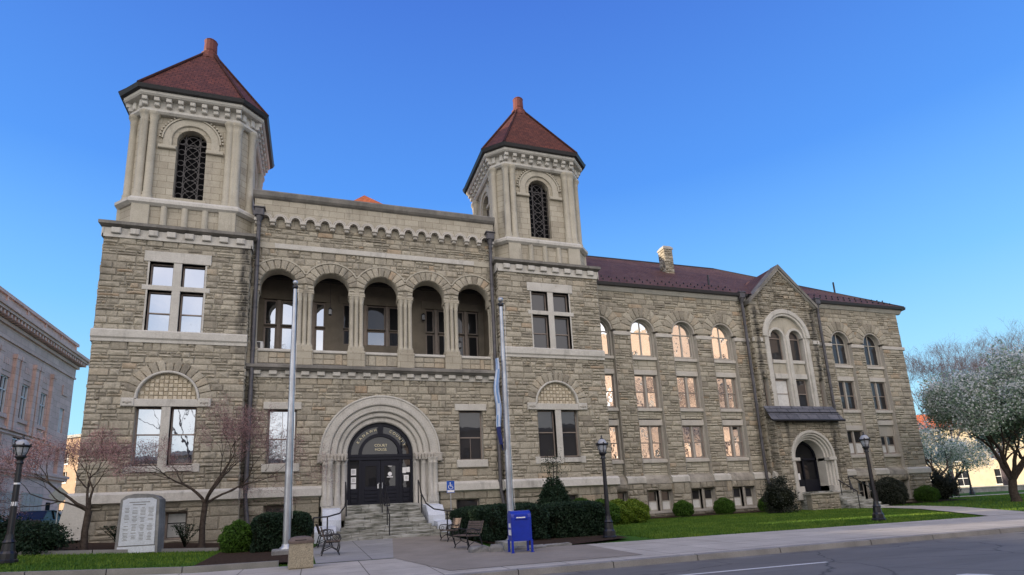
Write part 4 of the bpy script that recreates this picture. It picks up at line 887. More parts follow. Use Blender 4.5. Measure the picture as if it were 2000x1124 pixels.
def text(s, size, T, mat, parent, name, ext=0.006, align='CENTER'):
    cu = bpy.data.curves.new('lettering', 'FONT'); cu.body = s; cu.size = size; cu.extrude = ext; cu.align_x = align; cu.align_y = 'CENTER'
    tmp = bpy.data.objects.new('lettering', cu); COL.objects.link(tmp); bpy.context.view_layer.update()
    me = bpy.data.meshes.new_from_object(tmp.evaluated_get(bpy.context.evaluated_depsgraph_get())); COL.objects.unlink(tmp); bpy.data.objects.remove(tmp)
    me.transform(T); me.materials.clear(); me.materials.append(M[mat]); return me
def text_obj(items, mat, parent, name):
    bm = bmesh.new()
    for s, size, T in items: me = text(s, size, T, mat, parent, name); bm.from_mesh(me)
    me = bpy.data.meshes.new(name); bm.to_mesh(me); bm.free(); me.materials.append(M[mat]); o = bpy.data.objects.new(name, me); COL.objects.link(o)
    if parent: o.parent = parent; o.matrix_parent_inverse = pmat(parent).inverted()
    return o
FR = Matrix.Rotation(PI / 2, 4, 'X')
items = []
for word, c0, step in (('KANAWHA', 137, -9.6), ('COUNTY', 66, -8.6)):
    for i, ch_ in enumerate(word):
        a = R(c0 + (i if word[0] == 'C' else i - 0) * step) if word[0] == 'C' else R(150 + i * step)
        items.append((ch_, 0.2, Matrix.Translation((CX + 1.36 * math.cos(a), DY + 0.03, 4.78 + 1.36 * math.sin(a))) @ Matrix.Rotation(-(a - PI / 2), 4, 'Y') @ FR))
items += [('COURT', 0.2, Matrix.Translation((CX + 0.02, DY + 0.04, 5.28)) @ FR), ('HOUSE', 0.2, Matrix.Translation((CX + 0.02, DY + 0.04, 5.06)) @ FR)]
text_obj(items, 'gold_lettering', dr, 'door_lettering')
k = MB(); k.lathe([(0.0, 0)] * 2, 0, 0, 3) if False else None
k.T = Matrix.Translation((CX + 0.5, DY + 0.02, 3.72)) @ FR; k.lathe([(0.11, 0), (0.11, 0.005)], 0, 0.02, 14, 0, False); k.box(-0.16, 0.16, -0.17, -0.12, 0, 0.005); k.box(-0.1, 0.1, 0.42, 0.45, 0, 0.005); k.build('door_decal', 'paper_white', dr)
# steps, cheek blocks, rails
k = MB(); nst = 11
for i in range(nst):
    z1 = 2.14 - i * 0.15; yf = 31.0 - (i + 0.0) * 0.3 - 0.05; hwid = 1.78 + i * 0.03 + (0.62 if i > 6 else 0) * (i - 6) / 4
    y_back = yf + 0.34 if i else 32.2; u = -hwid
    while u < hwid - 0.01:
        L = random.uniform(0.7, 1.5); L = min(L, hwid - u); L = hwid - u if hwid - u - L < 0.3 else L
        k.rbox(CX + u + 0.006, CX + u + L - 0.006, yf + random.uniform(-0.012, 0.012), y_back, z1 - 0.15 - (0.3 if i == nst - 1 else 0.02), z1 + random.uniform(-0.006, 0.006), 0.02); u += L
steps = P_(k, 'entrance_steps', 'worn_step_stone', 'worn grey stone steps up to the arched door')
k = MB()
for i in range(nst): k.box(CX - 1.76 - i * .03, CX + 1.76 + i * .03, 31.0 - i * 0.3 + 0.2, 32.2, 0.2, 2.14 - i * 0.15 - 0.14)
k.build('step_base', 'plain_sandstone', steps)
for s in (-1, 1):
    k = MB(); xa, xb = CX + s * 2.1, CX + s * 2.95; a, b = min(xa, xb), max(xa, xb)
    k.xprism([(31.3, 2.05), (30.1, 1.95), (29.5, 1.45), (29.5, 0.3), (31.3, 0.3)], a, b); k.xprism([(29.6, 1.2), (28.5, 1.12), (28.35, 0.95), (28.35, 0.3), (29.6, 0.3)], a + (0.25 if s > 0 else -0.35), b + (0.35 if s > 0 else -0.25))
    k.build('cheek_block', 'granite_marker', steps)
def rail(pts, r_, posts, parent, name='handrail'):
    k = MB(); k.tube(pts, r_, 6)
    for x, y, z0, z1 in posts: k.tube([(x, y, z0), (x, y, z1)], r_ * 0.9, 6)
    return k.build(name, 'black_iron', parent)
for s in (-1, 1):
    xx = CX + s * 1.85
    rail([(xx, 31.0, 3.3), (xx, 30.6, 3.1), (xx, 30.0, 2.55), (xx + s * .1, 29.3, 2.05), (xx + s * .35, 28.6, 1.75), (xx + s * .9, 28.1, 1.62), (xx + s * 1.5, 28.0, 1.6)], 0.035, [(xx, 31.0, 2.1, 3.3), (xx, 30.0, 1.6, 2.55), (xx + s * .9, 28.1, 0.5, 1.62), (xx + s * 1.5, 28.0, 0.5, 1.6)], steps)
for dx in (-0.12, 0.12): rail([(CX + dx, 30.9, 3.15), (CX + dx, 29.2, 2.1), (CX + dx, 28.9, 2.0)], 0.03, [(CX + dx, 30.9, 2.1, 3.15), (CX + dx, 30.0, 1.7, 2.6)], steps)
rail([(CX - 0.12, 28.9, 2.0), (CX + 0.12, 28.9, 2.0)], 0.03, [(CX, 28.9, 0.9, 2.0), (CX, 28.0, 0.5, 1.55)], steps); rail([(CX, 28.9, 2.0), (CX, 28.0, 1.55)], 0.03, [], steps)

# --- long wing
WY, WYr = 33.15, 33.4
bays = [17.8, 21.1, 24.4, 27.7, 38.9, 42.2]; WX1 = 45.5
PX0, PX1, PY = 30.1, 36.2, 32.75
def wing_front(u0, u1, bs):
    k = MB(); k.T = frame(0, WY); rc = [(c - 1.0, c + 1.0, 3.1, 13.05) for c in bs]
    wall(k, u0, u1, 3.1, 12.72, rc, ch=0.36, bl=(0.5, 1.1)); wall(k, u0, u1, 12.72, 15.85, [(c - 1.2, c + 1.2, 12, 13.12) for c in bs], [(c, 13.1, 1.2) for c in bs], ch=0.34, bl=(0.4, 1.1)); P_(k, 'wing_wall', RK)
    k = MB(); k.T = frame(0, WY - 0.12); wall(k, u0, u1, GZ0, 2.72, [(c - 0.95, c + 0.95, 0.95, 2.3) for c in bs], ch=0.5, bl=(0.6, 1.3), relief=0.07); P_(k, 'basement_wall', ['weathered_sandstone', 'mortar'])
wing_front(16.75, PX0, bays[:4]); wing_front(PX1, WX1, bays[4:])
k = MB(); k.T = frame(WX1, WY, PI / 2); wall(k, 0, 18, GZ0, 15.85, ch=0.42, bl=(0.6, 1.3)); P_(k, 'wing_end_wall', RK)
k = MB(); k.T = frame(0, 0); prev = 16.75
for c in bays:
    k2 = 0
k = MB(); k.box(16.75, PX0 + 0.5, 33.85, 52, 0.2, 15.9); k.box(PX0 + 0.2, WX1 - 0.06, 33.85, 52, 0.2, 15.9); P_(k, 'wing_core', 'plain_sandstone')
for c in bays:
    wa, wb = c - 0.86, c + 0.86; last = c == bays[-1]; gm = 'dim_glass' if c > 30 else 'mirror_glass'
    # recessed bay face
    k = MB(); k.T = frame(0, WYr)
    lowt = 6.17 if c == 38.9 else (5.72 if last else 6.55); lint = 6.17 if c == 38.9 else 6.57
    for za, zb in ((3.1, 4.1), (7.0 if c != 38.9 else 6.5, 7.55), (10.36, 11.08)): wall(k, c - 1.0, c + 1.0, za, zb, ch=0.3, bl=(0.5, 1.0), relief=0.02)
    for za, zb in ((4.1, 7.0), (7.5, 10.4), (11.0, 13.1)):
        for u in ((c - 1.0, wa), (wb, c + 1.0)): k.box(u[0], u[1], 0.0, 0.3, za, zb, 2)
    for u in (c - 1.0, c + 1.0): k.box(u - 0.01, u + 0.01, -0.27, 0.02, 3.2, 12.75, 2)
    if last: k.box(wa, wb, 0.08, 0.3, 5.7, 6.6, 2)
    P_(k, 'bay_recess', ['plain_sandstone', 'mortar', 'window_stone'])
    k = MB(); k.rbox(c - 0.96, c + 0.96, WYr - 0.06, WYr + 0.2, lint - 0.02, lint + 0.36, 0.02); k.rbox(c - 0.96, c + 0.96, WYr - 0.06, WYr + 0.2, 10.03, 10.38, 0.02)
    for z in (4.06, 7.5, 11.06): k.xprism([(WYr + 0.3, z + 0.33), (WYr - 0.14, z + 0.22), (WYr - 0.14, z + 0.02), (WYr + 0.3, z)], c - 0.98, c + 0.98)
    P_(k, 'window_surround', 'wing_trim_stone')
    T = frame(0, WYr)
    for za, zb in ((4.36, 5.7 if last else lint - 0.02), (7.8, 10.03)):
        for a, b in ((wa, c - 0.07), (c + 0.07, wb)): window(T, a, b, za, zb, CH, gm, depth=0.14, rail=0.5, rev=False, blind=0.45 if (c == 38.9 and za < 5) or last and za < 5 else None)
        k = MB(); k.box(c - 0.07, c + 0.07, WYr + 0.08, WYr + 0.3, za, zb); P_(k, 'mullion', 'window_stone')
    window(T, wa, wb, 11.38, 0, CH, gm, depth=0.14, zc=13.1, vbar=True, rev=False, fmat='window_stone', fw=0.09)
    k = MB(); k.arch(c, 13.1, 0.86, 0.98, WY + 0.02, WYr + 0.2, 24); P_(k, 'arch_soffit', 'window_stone')
    k = MB(); k.vouss(c, 13.1, 0.96, 1.72, WY - 0.035, WY + 0.2, 11); P_(k, 'arch_stones', 'rock_faced_sandstone')
    k = MB(); k.T = frame(0, WY - 0.12)
    o = window(frame(0, WY - 0.12), c - 0.9, c - 0.08, 1.0, 2.26, CH, 'dim_glass', depth=0.3, fmat='window_stone', rail=0.5, blind=0.42 if c < 30 else None); window(frame(0, WY - 0.12), c + 0.08, c + 0.9, 1.0, 2.26, CH, 'dim_glass', depth=0.3, fmat='window_stone', rail=0.5, blind=0.42 if c < 30 else None)
    k = MB(); k.rbox(c - 0.08, c + 0.08, WY - 0.05, WY + 0.3, 0.98, 2.3, 0.02); k.rbox(c - 1.02, c + 1.02, WY - 0.2, WY + 0.2, 0.82, 0.98, 0.02); P_(k, 'basement_sill', 'window_stone')
for a, b in ((16.75, PX0), (PX1, WX1 + 0.15)):
    k = MB(); bs = [c for c in bays if a < c < b]; e = [a] + [v for c in bs for v in (c - 0.98, c + 0.98)] + [b]
    for i in range(0, len(e), 2): k.xprism([(WY, 3.25), (WY - 0.2, 3.1), (WY - 0.22, 2.78), (WY - 0.12, 2.7), (WY + 0.2, 2.7), (WY + 0.2, 3.25)], e[i], e[i + 1])
    P_(k, 'water_table', 'pale_limestone')
    k = MB()
    for c in bs: k.xprism([(WYr, 3.3), (WY - 0.05, 3.0), (WY - 0.14, 2.72), (WYr + 0.1, 2.7)], c - 0.98, c + 0.98)
    P_(k, 'sloped_sill', 'mottled_ledge')
    k = MB(); e = [a] + [v for c in bs for v in (c - 0.98, c + 0.98)] + [b]
    for i in range(0, len(e), 2): k.rbox(e[i], e[i + 1], WY - 0.08, WY + 0.2, 12.7, 12.97, 0.03)
    P_(k, 'string_course', 'wing_trim_stone')
    k = MB(); k.xprism([(WY + 0.1, 15.8), (WY - 0.08, 15.85), (WY - 0.2, 16.0), (WY - 0.25, 16.12), (WY + 0.1, 16.12)], a, b + (0.25 if b > 40 else 0)); P_(k, 'eave_cornice', 'pale_limestone')
    k = MB(); k.xprism([(WY, 16.1), (WY - 0.45, 16.12), (WY - 0.5, 16.32), (WY - 0.3, 16.36), (WY, 16.3)], a, b + (0.45 if b > 40 else 0)); P_(k, 'gutter', 'dark_gutter')
k = MB(); k.box(WX1 - 0.02, WX1 + 0.25, WY, 51, 15.85, 16.1); k.box(WX1, WX1 + 0.5, WY, 51, 16.1, 16.32); P_(k, 'eave_return', 'dark_gutter')
# hipped slate roof
ex0, ex1, ey0, ey1, ez = 16.7, WX1 + 0.5, WY - 0.45, 51.5, 16.33; rz = 22.8
rx1, ry = 35.2, 42.1
ridge0, ridge1 = (ex0, ry, rz), (rx1, ry, rz); k = MB()
L = ex1 - ex0; H = math.hypot(ry - ey0, rz - ez)
k.face([(ex0, ey0, ez), (ex1, ey0, ez), ridge1, ridge0], 0, [(0, 0), (L, 0), (rx1 - ex0, H), (0, H)])
k.face([(ex1, ey0, ez), (ex1, ey1, ez), ridge1], 0, [(0, 0), (ey1 - ey0, 0), (9, H)]); k.face([(ex1, ey1, ez), (ex0, ey1, ez), ridge0, ridge1], 0, [(0, 0), (L, 0), (L, H), (ex1 - rx1, H)])
wr = P_(k, 'wing_roof', 'purple_roof_slates')
k = MB(); k.tube([ridge0, ridge1], 0.09, 6); k.tube([ridge1, (ex1, ey0, ez)], 0.08, 6); k.build('ridge_tiles', 'dark_gutter', wr)
k = MB(); zsl = lambda y: ez + (y - ey0) * (rz - ez) / (ry - ey0)
for row in range(2):
    for i in range(46):
        x = ex0 + 0.5 + i * 0.62 + row * 0.3; y = ey0 + 0.5 + row * 0.8
        if 29.5 < x < 36.8: continue
        k.box(x - 0.02, x + 0.02, y - 0.05, y + 0.05, zsl(y) - 0.02, zsl(y) + 0.13)
k.build('snow_guard', 'dark_gutter', wr)
for x, y, h in ((28.3, 34.6, 0.9), (43.2, 36.5, 1.0)): k = MB(); k.lathe([(0.07, 0), (0.07, h)], x, y, 8, cz=zsl(y) - 0.1); k.build('vent_pipe', 'dark_gutter', wr)
k = MB(); cx_, cy_, hh_ = 27.4, 38.4, 0.42
k.T = frame(cx_ - hh_, cy_ - hh_); wall(k, 0, 2 * hh_, 19.2, 22.1, ch=0.3, bl=(0.3, 0.6))
k.T = frame(cx_ - hh_, cy_ + hh_, -PI / 2); wall(k, 0, 2 * hh_, 19.2, 22.1, ch=0.3, bl=(0.3, 0.6)); k.T = frame(cx_ + hh_, cy_ - hh_, PI / 2); wall(k, 0, 2 * hh_, 19.2, 22.1, ch=0.3, bl=(0.3, 0.6)); k.T = None
k.box(cx_ - hh_ + .05, cx_ + hh_ - .05, cy_ - hh_ + .05, cy_ + hh_, 19, 22.05, 1); k.loft([[(cx_ + a * h, cy_ + b * h, z) for a, b in ((-1, -1), (1, -1), (1, 1), (-1, 1))] for h, z in ((hh_ + 0.05, 22.1), (hh_ + 0.05, 22.25), (hh_ - 0.1, 22.45))], 2, False); P_(k, 'chimney', RK)

# --- gabled pavilion with the side porch
gx = (PX0 + PX1) / 2; gap = 18.45; sl = (gap - 15.7) / 3.05
k = MB(); k.T = frame(0, PY); random.seed(11)
big = [(gx - 1.98, gx + 1.98, 7.4, 13.1)]; slits = [(gx - 2.75, gx - 2.3, 7.8, 9.95), (gx + 2.45, gx + 2.9, 7.8, 9.95)]
nl = math.hypot(sl, 1); cl = [(-sl / nl, -1 / nl, -(gap + sl * gx) / nl), (sl / nl, -1 / nl, -(gap - sl * gx) / nl)]
wall(k, PX0, PX1, 3.1, 13.1, big + slits + [(gx - 1.9, gx + 1.9, 0, 6.6)], ch=0.4, bl=(0.4, 1.0), relief=0.08); wall(k, PX0, PX1, 13.1, 18.6, (), [(gx, 13.1, 1.98)], ch=0.33, bl=(0.35, 0.95), clipz=cl, relief=0.1)
P_(k, 'gable_wall', ['weathered_sandstone', 'mortar', 'window_stone'])
for a, b, c, d in slits: window(frame(0, PY), a, b, c, d, CH, 'dim_glass', rail=None, depth=0.3)
k = MB(); k.T = frame(0, PY - 0.1); wall(k, PX0 - 0.05, PX1 + 0.05, GZ0, 2.72, [(gx - 1.9, gx + 1.9, 0, 3)], ch=0.5, bl=(0.6, 1.2), relief=0.07); P_(k, 'basement_wall', ['weathered_sandstone', 'mortar'])
k = MB()
for sx, ang, oy in ((PX0, -PI / 2, PY + 0.5), (PX1, PI / 2, PY)): k.T = frame(sx, oy, ang); wall(k, 0, 0.5, GZ0, 15.8, ch=0.42, bl=(0.5, 0.6))
P_(k, 'pavilion_return', RK)
k = MB(); k.rbox(PX0 - 0.05, gx - 1.98, PY - 0.05, PY + 0.1, 12.68, 12.97, 0.02); k.rbox(gx + 1.98, PX1 + 0.05, PY - 0.05, PY + 0.1, 12.68, 12.97, 0.02)
k.xprism([(PY - 0.1, 3.25), (PY - 0.3, 3.1), (PY - 0.32, 2.75), (PY + 0.1, 2.7)], PX0 - 0.1, gx - 1.9); k.xprism([(PY - 0.1, 3.25), (PY - 0.3, 3.1), (PY - 0.32, 2.75), (PY + 0.1, 2.7)], gx + 1.9, PX1 + 0.1); P_(k, 'string_course', 'pale_limestone')
k = MB(); k.box(PX0 + 0.1, PX1 - 0.1, PY + 0.55, 40, 0.2, 15.8); P_(k, 'pavilion_core', 'plain_sandstone')
k = MB(); k.arch(gx, 13.1, 1.85, 2.2, PY - 0.14, PY + 0.5, 32, chamfer=0.04); k.arch(gx, 13.1, 1.68, 1.86, PY - 0.06, PY + 0.5, 32, chamfer=0.03)
for s in (-1, 1):
    k.rbox(min(gx + s * 1.75, gx + s * 2.08), max(gx + s * 1.75, gx + s * 2.08), PY - 0.06, PY + 0.5, 7.8, 13.1, 0.03); k.rbox(min(gx + s * 1.6, gx + s * 1.76), max(gx + s * 1.6, gx + s * 1.76), PY + 0.02, PY + 0.5, 7.8, 13.1, 0.02)
    k.arch(gx + s * 0.86, 13.1, 0.58, 0.76, PY + 0.0, PY + 0.5, 22, chamfer=0.02)
    k.rbox(gx + s * 0.86 - 0.62, gx + s * 0.86 + 0.62, PY + 0.06, PY + 0.5, 11.1, 11.36, 0.02); k.rbox(gx + s * 0.86 - 0.62, gx + s * 0.86 + 0.62, PY + 0.06, PY + 0.5, 9.93, 10.3, 0.02)
k.rbox(gx - 0.29, gx + 0.29, PY - 0.02, PY + 0.5, 7.8, 13.1, 0.04); k.rbox(gx - 0.12, gx + 0.12, PY - 0.1, PY + 0.1, 7.8, 13.3, 0.04); P_(k, 'great_arch_frame', 'pale_limestone')
k = MB(); n = 24
k.face([(gx + 1.72 * math.cos(PI * i / n), PY + 0.16, 13.1 + 1.72 * math.sin(PI * i / n)) for i in range(n + 1)]) if False else None
for s in (-1, 1):
    cc = gx + s * 0.86; ring = [(cc + 0.6 * math.cos(PI * i / 12), 13.1 + 0.6 * math.sin(PI * i / 12)) for i in range(13)]
    for i in range(12):
        a, b = ring[i], ring[i + 1]
        def hit(p): 
            dx, dz = p[0] - cc, p[1] - 13.1; q = 0.0
            for t_ in range(60):
                q = t_ * 0.05
                if math.hypot(p[0] + dx * q - gx, p[1] + dz * q - 13.1) > 1.7 or (s > 0 and p[0] + dx * q < gx) or (s < 0 and p[0] + dx * q > gx): break
            return (p[0] + dx * q, p[1] + dz * q)
        ha, hb = hit(a), hit(b); k.face([(a[0], PY + 0.16, a[1]), (ha[0], PY + 0.16, ha[1]), (hb[0], PY + 0.16, hb[1]), (b[0], PY + 0.16, b[1])])
    k.box(cc - 0.6, cc + 0.6, PY + 0.16, PY + 0.5, 10.3, 11.1)
k.box(gx - 0.3, gx + 0.3, PY + 0.18, PY + 0.5, 13.0, 14.7)
P_(k, 'great_arch_tympanum', 'plain_sandstone')
for s in (-1, 1):
    c = gx + s * 0.86; window(frame(0, PY), c - 0.56, c + 0.56, 11.36, 0, CH, 'dim_glass', depth=0.3, zc=13.1, rev=False, blind=None); window(frame(0, PY), c - 0.56, c + 0.56, 7.8, 9.93, CH, 'blue_glass' if s < 0 else 'dim_glass', depth=0.3, rev=False, blind=0.9 if s < 0 else None)
k = MB()                                                # gable coping + cross roof
for s in (-1, 1):
    xo = gx + s * 3.25; zo = gap - sl * 3.25 + 0.1; ap_ = (gx, gap + 0.35)
    k.prism([(xo, zo - 0.15), (xo, zo + 0.12), (gx, gap + 0.42), (gx, gap + 0.08)], PY - 0.3, PY + 0.5)
P_(k, 'gable_coping', 'dark_weathered_ledge')
k = MB()
for s in (-1, 1): k.prism([(gx + s * 3.15, gap - sl * 3.15 - 0.12 + 0.05), (gx + s * 3.15, gap - sl * 3.15 + 0.02), (gx, gap + 0.08), (gx, gap - 0.05)], PY - 0.2, PY + 0.1)
P_(k, 'gable_moulding', 'pale_limestone')
k = MB(); yb = ey0 + (gap + 0.3 - ez) / ((rz - ez) / (ry - ey0))
for s in (-1, 1): ze = gap - sl * 3.25 + 0.2; ye = ey0 + max(0.3, (ze - ez) / ((rz - ez) / (ry - ey0))); k.face([(gx + s * 3.25, PY + 0.3, ze), (gx, PY + 0.3, gap + 0.38), (gx, yb, gap + 0.3), (gx + s * 3.25, max(ye, PY + 0.35), ze)], 0, [(0, 0), (0, 4), (3, 4), (1, 0)])
P_(k, 'gable_roof', 'purple_roof_slates')
# porch
QY = 32.05; px0, px1 = 30.1, 36.15; pcx = 33.15
k = MB(); k.T = frame(0, QY); wall(k, px0 + 0.15, px1 - 0.1, GZ0, 6.6, [(pcx - 1.7, pcx + 1.7, 0, 4.05)], [(pcx, 4.05, 1.7)], ch=0.33, bl=(0.3, 0.75), relief=0.09); P_(k, 'porch_wall', ['weathered_sandstone', 'mortar'])
k = MB()
for sx, ang, oy in ((px0 + 0.15, -PI / 2, PY), (px1 - 0.1, PI / 2, QY)): k.T = frame(sx, oy, ang); wall(k, 0, PY - QY, GZ0, 6.8, ch=0.36, bl=(0.4, 0.8), relief=0.08)
P_(k, 'porch_side_wall', ['weathered_sandstone', 'mortar'])
k = MB()
for r0, r1, y0 in ((1.75, 1.95, QY - 0.12), (1.6, 1.76, QY - 0.02), (1.45, 1.61, QY + 0.12), (1.3, 1.46, QY + 0.26)):
    k.arch(pcx, 4.05, r0, r1, y0, QY + 1.3, 30, chamfer=0.03)
    for s in (-1, 1): k.rbox(min(pcx + s * r0, pcx + s * r1), max(pcx + s * r0, pcx + s * r1), y0, QY + 1.3, 1.7, 4.05, 0.03)
for s in (-1, 1): k.rbox(min(pcx + s * 1.3, pcx + s * 2.0), max(pcx + s * 1.3, pcx + s * 2.0), QY - 0.16, QY + 0.9, 3.85, 4.08, 0.03); k.box(min(pcx + s * 1.3, pcx + s * 2.0), max(pcx + s * 1.3, pcx + s * 2.0), QY - 0.14, QY + 1.3, 1.2, 2.1)
P_(k, 'porch_arch', 'pale_limestone')
k = MB(); k.arch(pcx, 4.05, 1.15, 1.32, QY + 1.0, QY + 1.2, 24); 
for u in (-1.3, -0.06, 1.17): k.box(pcx + u, pcx + u + 0.13, QY + 1.0, QY + 1.15, 1.75, 4.05)
k.box(pcx - 1.3, pcx + 1.3, QY + 1.0, QY + 1.15, 3.95, 4.12); k.box(pcx - 1.3, pcx + 1.3, QY + 1.02, QY + 1.12, 1.75, 2.6); d = P_(k, 'side_door', 'navy_black_paint')
k = MB(); k.face([(pcx + 1.3 * math.cos(PI * i / 20), QY + 1.1, 4.05 + 1.3 * math.sin(PI * i / 20)) for i in range(21)]); k.face([(pcx - 1.3, QY + 1.1, 2.5), (pcx + 1.3, QY + 1.1, 2.5), (pcx + 1.3, QY + 1.1, 4.05), (pcx - 1.3, QY + 1.1, 4.05)]); k.build('pane', 'door_glass', d)
k = MB(); k.box(pcx - 1.0, pcx - 0.45, QY + 0.97, QY + 0.99, 2.6, 3.05); k.lathe([(0.0, 0), (0.16, 0), (0.16, 0.02)], 0, 0, 10) if False else None; k.build('paper_notice', 'paper_white', d)
k = MB(); zt, zb = 7.45, 6.62
zt, zb = 7.85, 6.72
k.face([(px0 - 0.1, PY - 0.1, zt), (px1 + 0.2, PY - 0.1, zt), (px1 + 0.0, QY - 0.4, zb), (px0 - 0.45, QY - 0.4, zb)], 0, [(0, 1.4), (5.8, 1.4), (6.2, 0), (-0.2, 0)])
k.add([(px0 - 0.1, PY - 0.1, zt - 0.1), (px0 - 0.45, QY - 0.4, zb - 0.1), (px1 + 0.0, QY - 0.4, zb - 0.1), (px1 + 0.2, PY - 0.1, zt - 0.1), (px0 - 0.45, QY - 0.4, zb - 0.005), (px1 + 0.0, QY - 0.4, zb - 0.005), (px0 - 0.1, PY - 0.1, zt - 0.005), (px1 + 0.2, PY - 0.1, zt - 0.005)], [(0, 1, 2, 3), (1, 2, 5, 4), (0, 1, 4, 6), (2, 3, 7, 5)], 1)
hood = P_(k, 'porch_roof', ['grey_slates', 'dark_gutter']); k = MB(); k.tube([(px0 - 0.45, QY - 0.45, zb - 0.06), (px1, QY - 0.45, zb - 0.06)], 0.08, 8); k.tube([(px0 - 0.3, (PY + QY) / 2 - 0.27, 7.31), (px1 + 0.1, (PY + QY) / 2 - 0.27, 7.31)], 0.035, 6); k.build('gutter', 'dark_gutter', hood)
# porch steps going down to the right
k = MB(); k.rbox(pcx - 1.6, pcx + 1.5, 30.6, QY + 1.3, 1.55, 1.72, 0.03); k.box(pcx - 1.55, pcx + 1.45, 30.65, QY + 1.3, 0.3, 1.56)
for i in range(6): k.rbox(pcx + 1.5 + i * 0.34, pcx + 1.87 + i * 0.34, 30.62, 31.9, 0.3, 1.56 - i * 0.18, 0.03)
for i in range(5): k.rbox(pcx - 0.2, pcx + 1.5 + i * 0.3, 30.3 - i * 0.3, 30.66 - i * 0.3, 0.3, 1.45 - i * 0.2, 0.03)
ps = P_(k, 'porch_steps', 'worn_step_stone')
k = MB(); wall_ = None; k.T = frame(0, 30.2); wall(k, pcx - 2.6, pcx - 0.2, 0.3, 1.5, ch=0.3, bl=(0.3, 0.7), relief=0.06); k.box(pcx - 2.6, pcx - 0.2, 0.04, 0.45, 0.3, 1.49); k.rbox(pcx - 2.7, pcx - 0.15, -0.08, 0.5, 1.5, 1.62, 0.03, 1); k.build('planter_wall', ['weathered_sandstone', 'mortar'], ps)
rail([(pcx + 1.35, 30.7, 2.6), (pcx + 1.7, 30.7, 2.6), (pcx + 3.7, 30.7, 1.55)], 0.035, [(pcx + 1.4, 30.7, 1.7, 2.6), (pcx + 3.7, 30.7, 0.5, 1.55)], ps); rail([(pcx - 0.1, 30.2, 2.4), (pcx - 0.1, 29.9, 2.2), (pcx - 0.05, 28.95, 1.6)], 0.035, [(pcx - 0.05, 28.95, 0.5, 1.6), (pcx - 0.1, 30.1, 1.4, 2.35)], ps)
# --- downspouts
def spout(x, y, zt, zb, kick=0.25):
    k = MB(); k.tube([(x, y, zt), (x, y, zb + 1.9), (x + kick * 0.3, y - 0.12, zb + 1.2), (x + kick, y - 0.25, zb)], 0.105, 10)
    k.rbox(x - 0.24, x + 0.24, y - 0.22, y + 0.2, zt - 0.15, zt + 0.3, 0.04); k.lathe([(0.12, -0.45), (0.2, -0.15)], x, y, 8, cz=zt)
    z = zb + 2.2
    while z < zt - 0.6: k.lathe([(0.125, 0), (0.125, 0.09)], x, y, 10, cz=z); z += 2.35
    k.rbox(x - 0.3, x + 0.3, y - 0.26, y + 0.2, zt + 0.28, zt + 0.36, 0.02); P_(k, 'downspout', 'lead_pipe')
spout(LX0 + 0.28, 31.34, 17.9, 0.9); spout(LX1 - 0.28, 31.34, 17.9, 0.9); spout(29.6, 32.85, 16.1, 1.0, 0.3); spout(36.75, 32.85, 16.1, 1.0, 0.3)

# ------------------------------------------------------------------ helpers for copies
def copy_thing(o, loc, rz, label, group=None):
    c = o.copy(); COL.objects.link(c); c.location = loc; c.rotation_euler = (0, 0, rz); c['label'] = label
    if group: c['group'] = group
    for ch in list(o.children):
        d = ch.copy(); COL.objects.link(d); d.parent = c
        for g in list(ch.children): e = g.copy(); COL.objects.link(e); e.parent = d
    return c

# ------------------------------------------------------------------ street lamps
def make_lamp(loc, label):
    t = thing('street_lamp', loc, label, 'street lamp', 'black lantern lamp posts beside the pavement')
    k = MB(); k.lathe([(0.27, 0), (0.27, 0.07), (0.23, 0.10), (0.22, 0.26), (0.17, 0.33), (0.15, 0.55), (0.17, 0.58), (0.12, 0.66), (0.10, 0.80)], 0, 0, 14, smooth=False); part(k, 'base', 'black_iron', t)
    k = MB(); n = 16; rings = []
    for r_, z in ((0.088, 0.78), (0.085, 1.2), (0.07, 2.75), (0.066, 2.9)): rings.append([((r_ if i % 2 else r_ * 0.9) * math.cos(2 * PI * i / n), (r_ if i % 2 else r_ * 0.9) * math.sin(2 * PI * i / n), z) for i in range(n)])
    k.loft(rings, 0, False); k.lathe([(0.09, 2.86), (0.1, 2.9), (0.07, 2.94), (0.09, 3.0), (0.14, 3.06), (0.15, 3.1), (0.1, 3.12)], 0, 0, 14); part(k, 'pole', 'black_iron', t)
    k = MB(); k.lathe([(0.10, 3.11), (0.15, 3.2), (0.185, 3.38), (0.17, 3.395)], 0, 0, 12, smooth=False); part(k, 'lamp_glass', 'lamp_glass', t)
    k = MB(); k.lathe([(0.20, 3.36), (0.235, 3.38), (0.235, 3.42), (0.19, 3.43)], 0, 0, 14)
    for i in range(6): a = 2 * PI * i / 6; k.tube([(0.11 * math.cos(a), 0.11 * math.sin(a), 3.1), (0.16 * math.cos(a), 0.16 * math.sin(a), 3.22), (0.205 * math.cos(a), 0.205 * math.sin(a), 3.38)], 0.012, 5); k.lathe([(0.02, 0), (0.03, 0.03), (0.0, 0.07)], 0.22 * math.cos(a), 0.22 * math.sin(a), 6, cz=3.41)
    part(k, 'lantern_cage', 'black_iron', t)
    k = MB(); k.lathe([(0.18, 3.42), (0.165, 3.5), (0.11, 3.57), (0.05, 3.6)], 0, 0, 14); part(k, 'lamp_dome', 'lamp_glass', t)
    k = MB(); k.lathe([(0.055, 3.58), (0.06, 3.62), (0.025, 3.65), (0.03, 3.7), (0.0, 3.78)], 0, 0, 10); part(k, 'finial', 'black_iron', t)
    return t
L1 = make_lamp((-8.48, 21.3, gz(-8.48, 21.3)), 'black lantern lamp post on the left lawn beside the dark shrubs and parked cars')
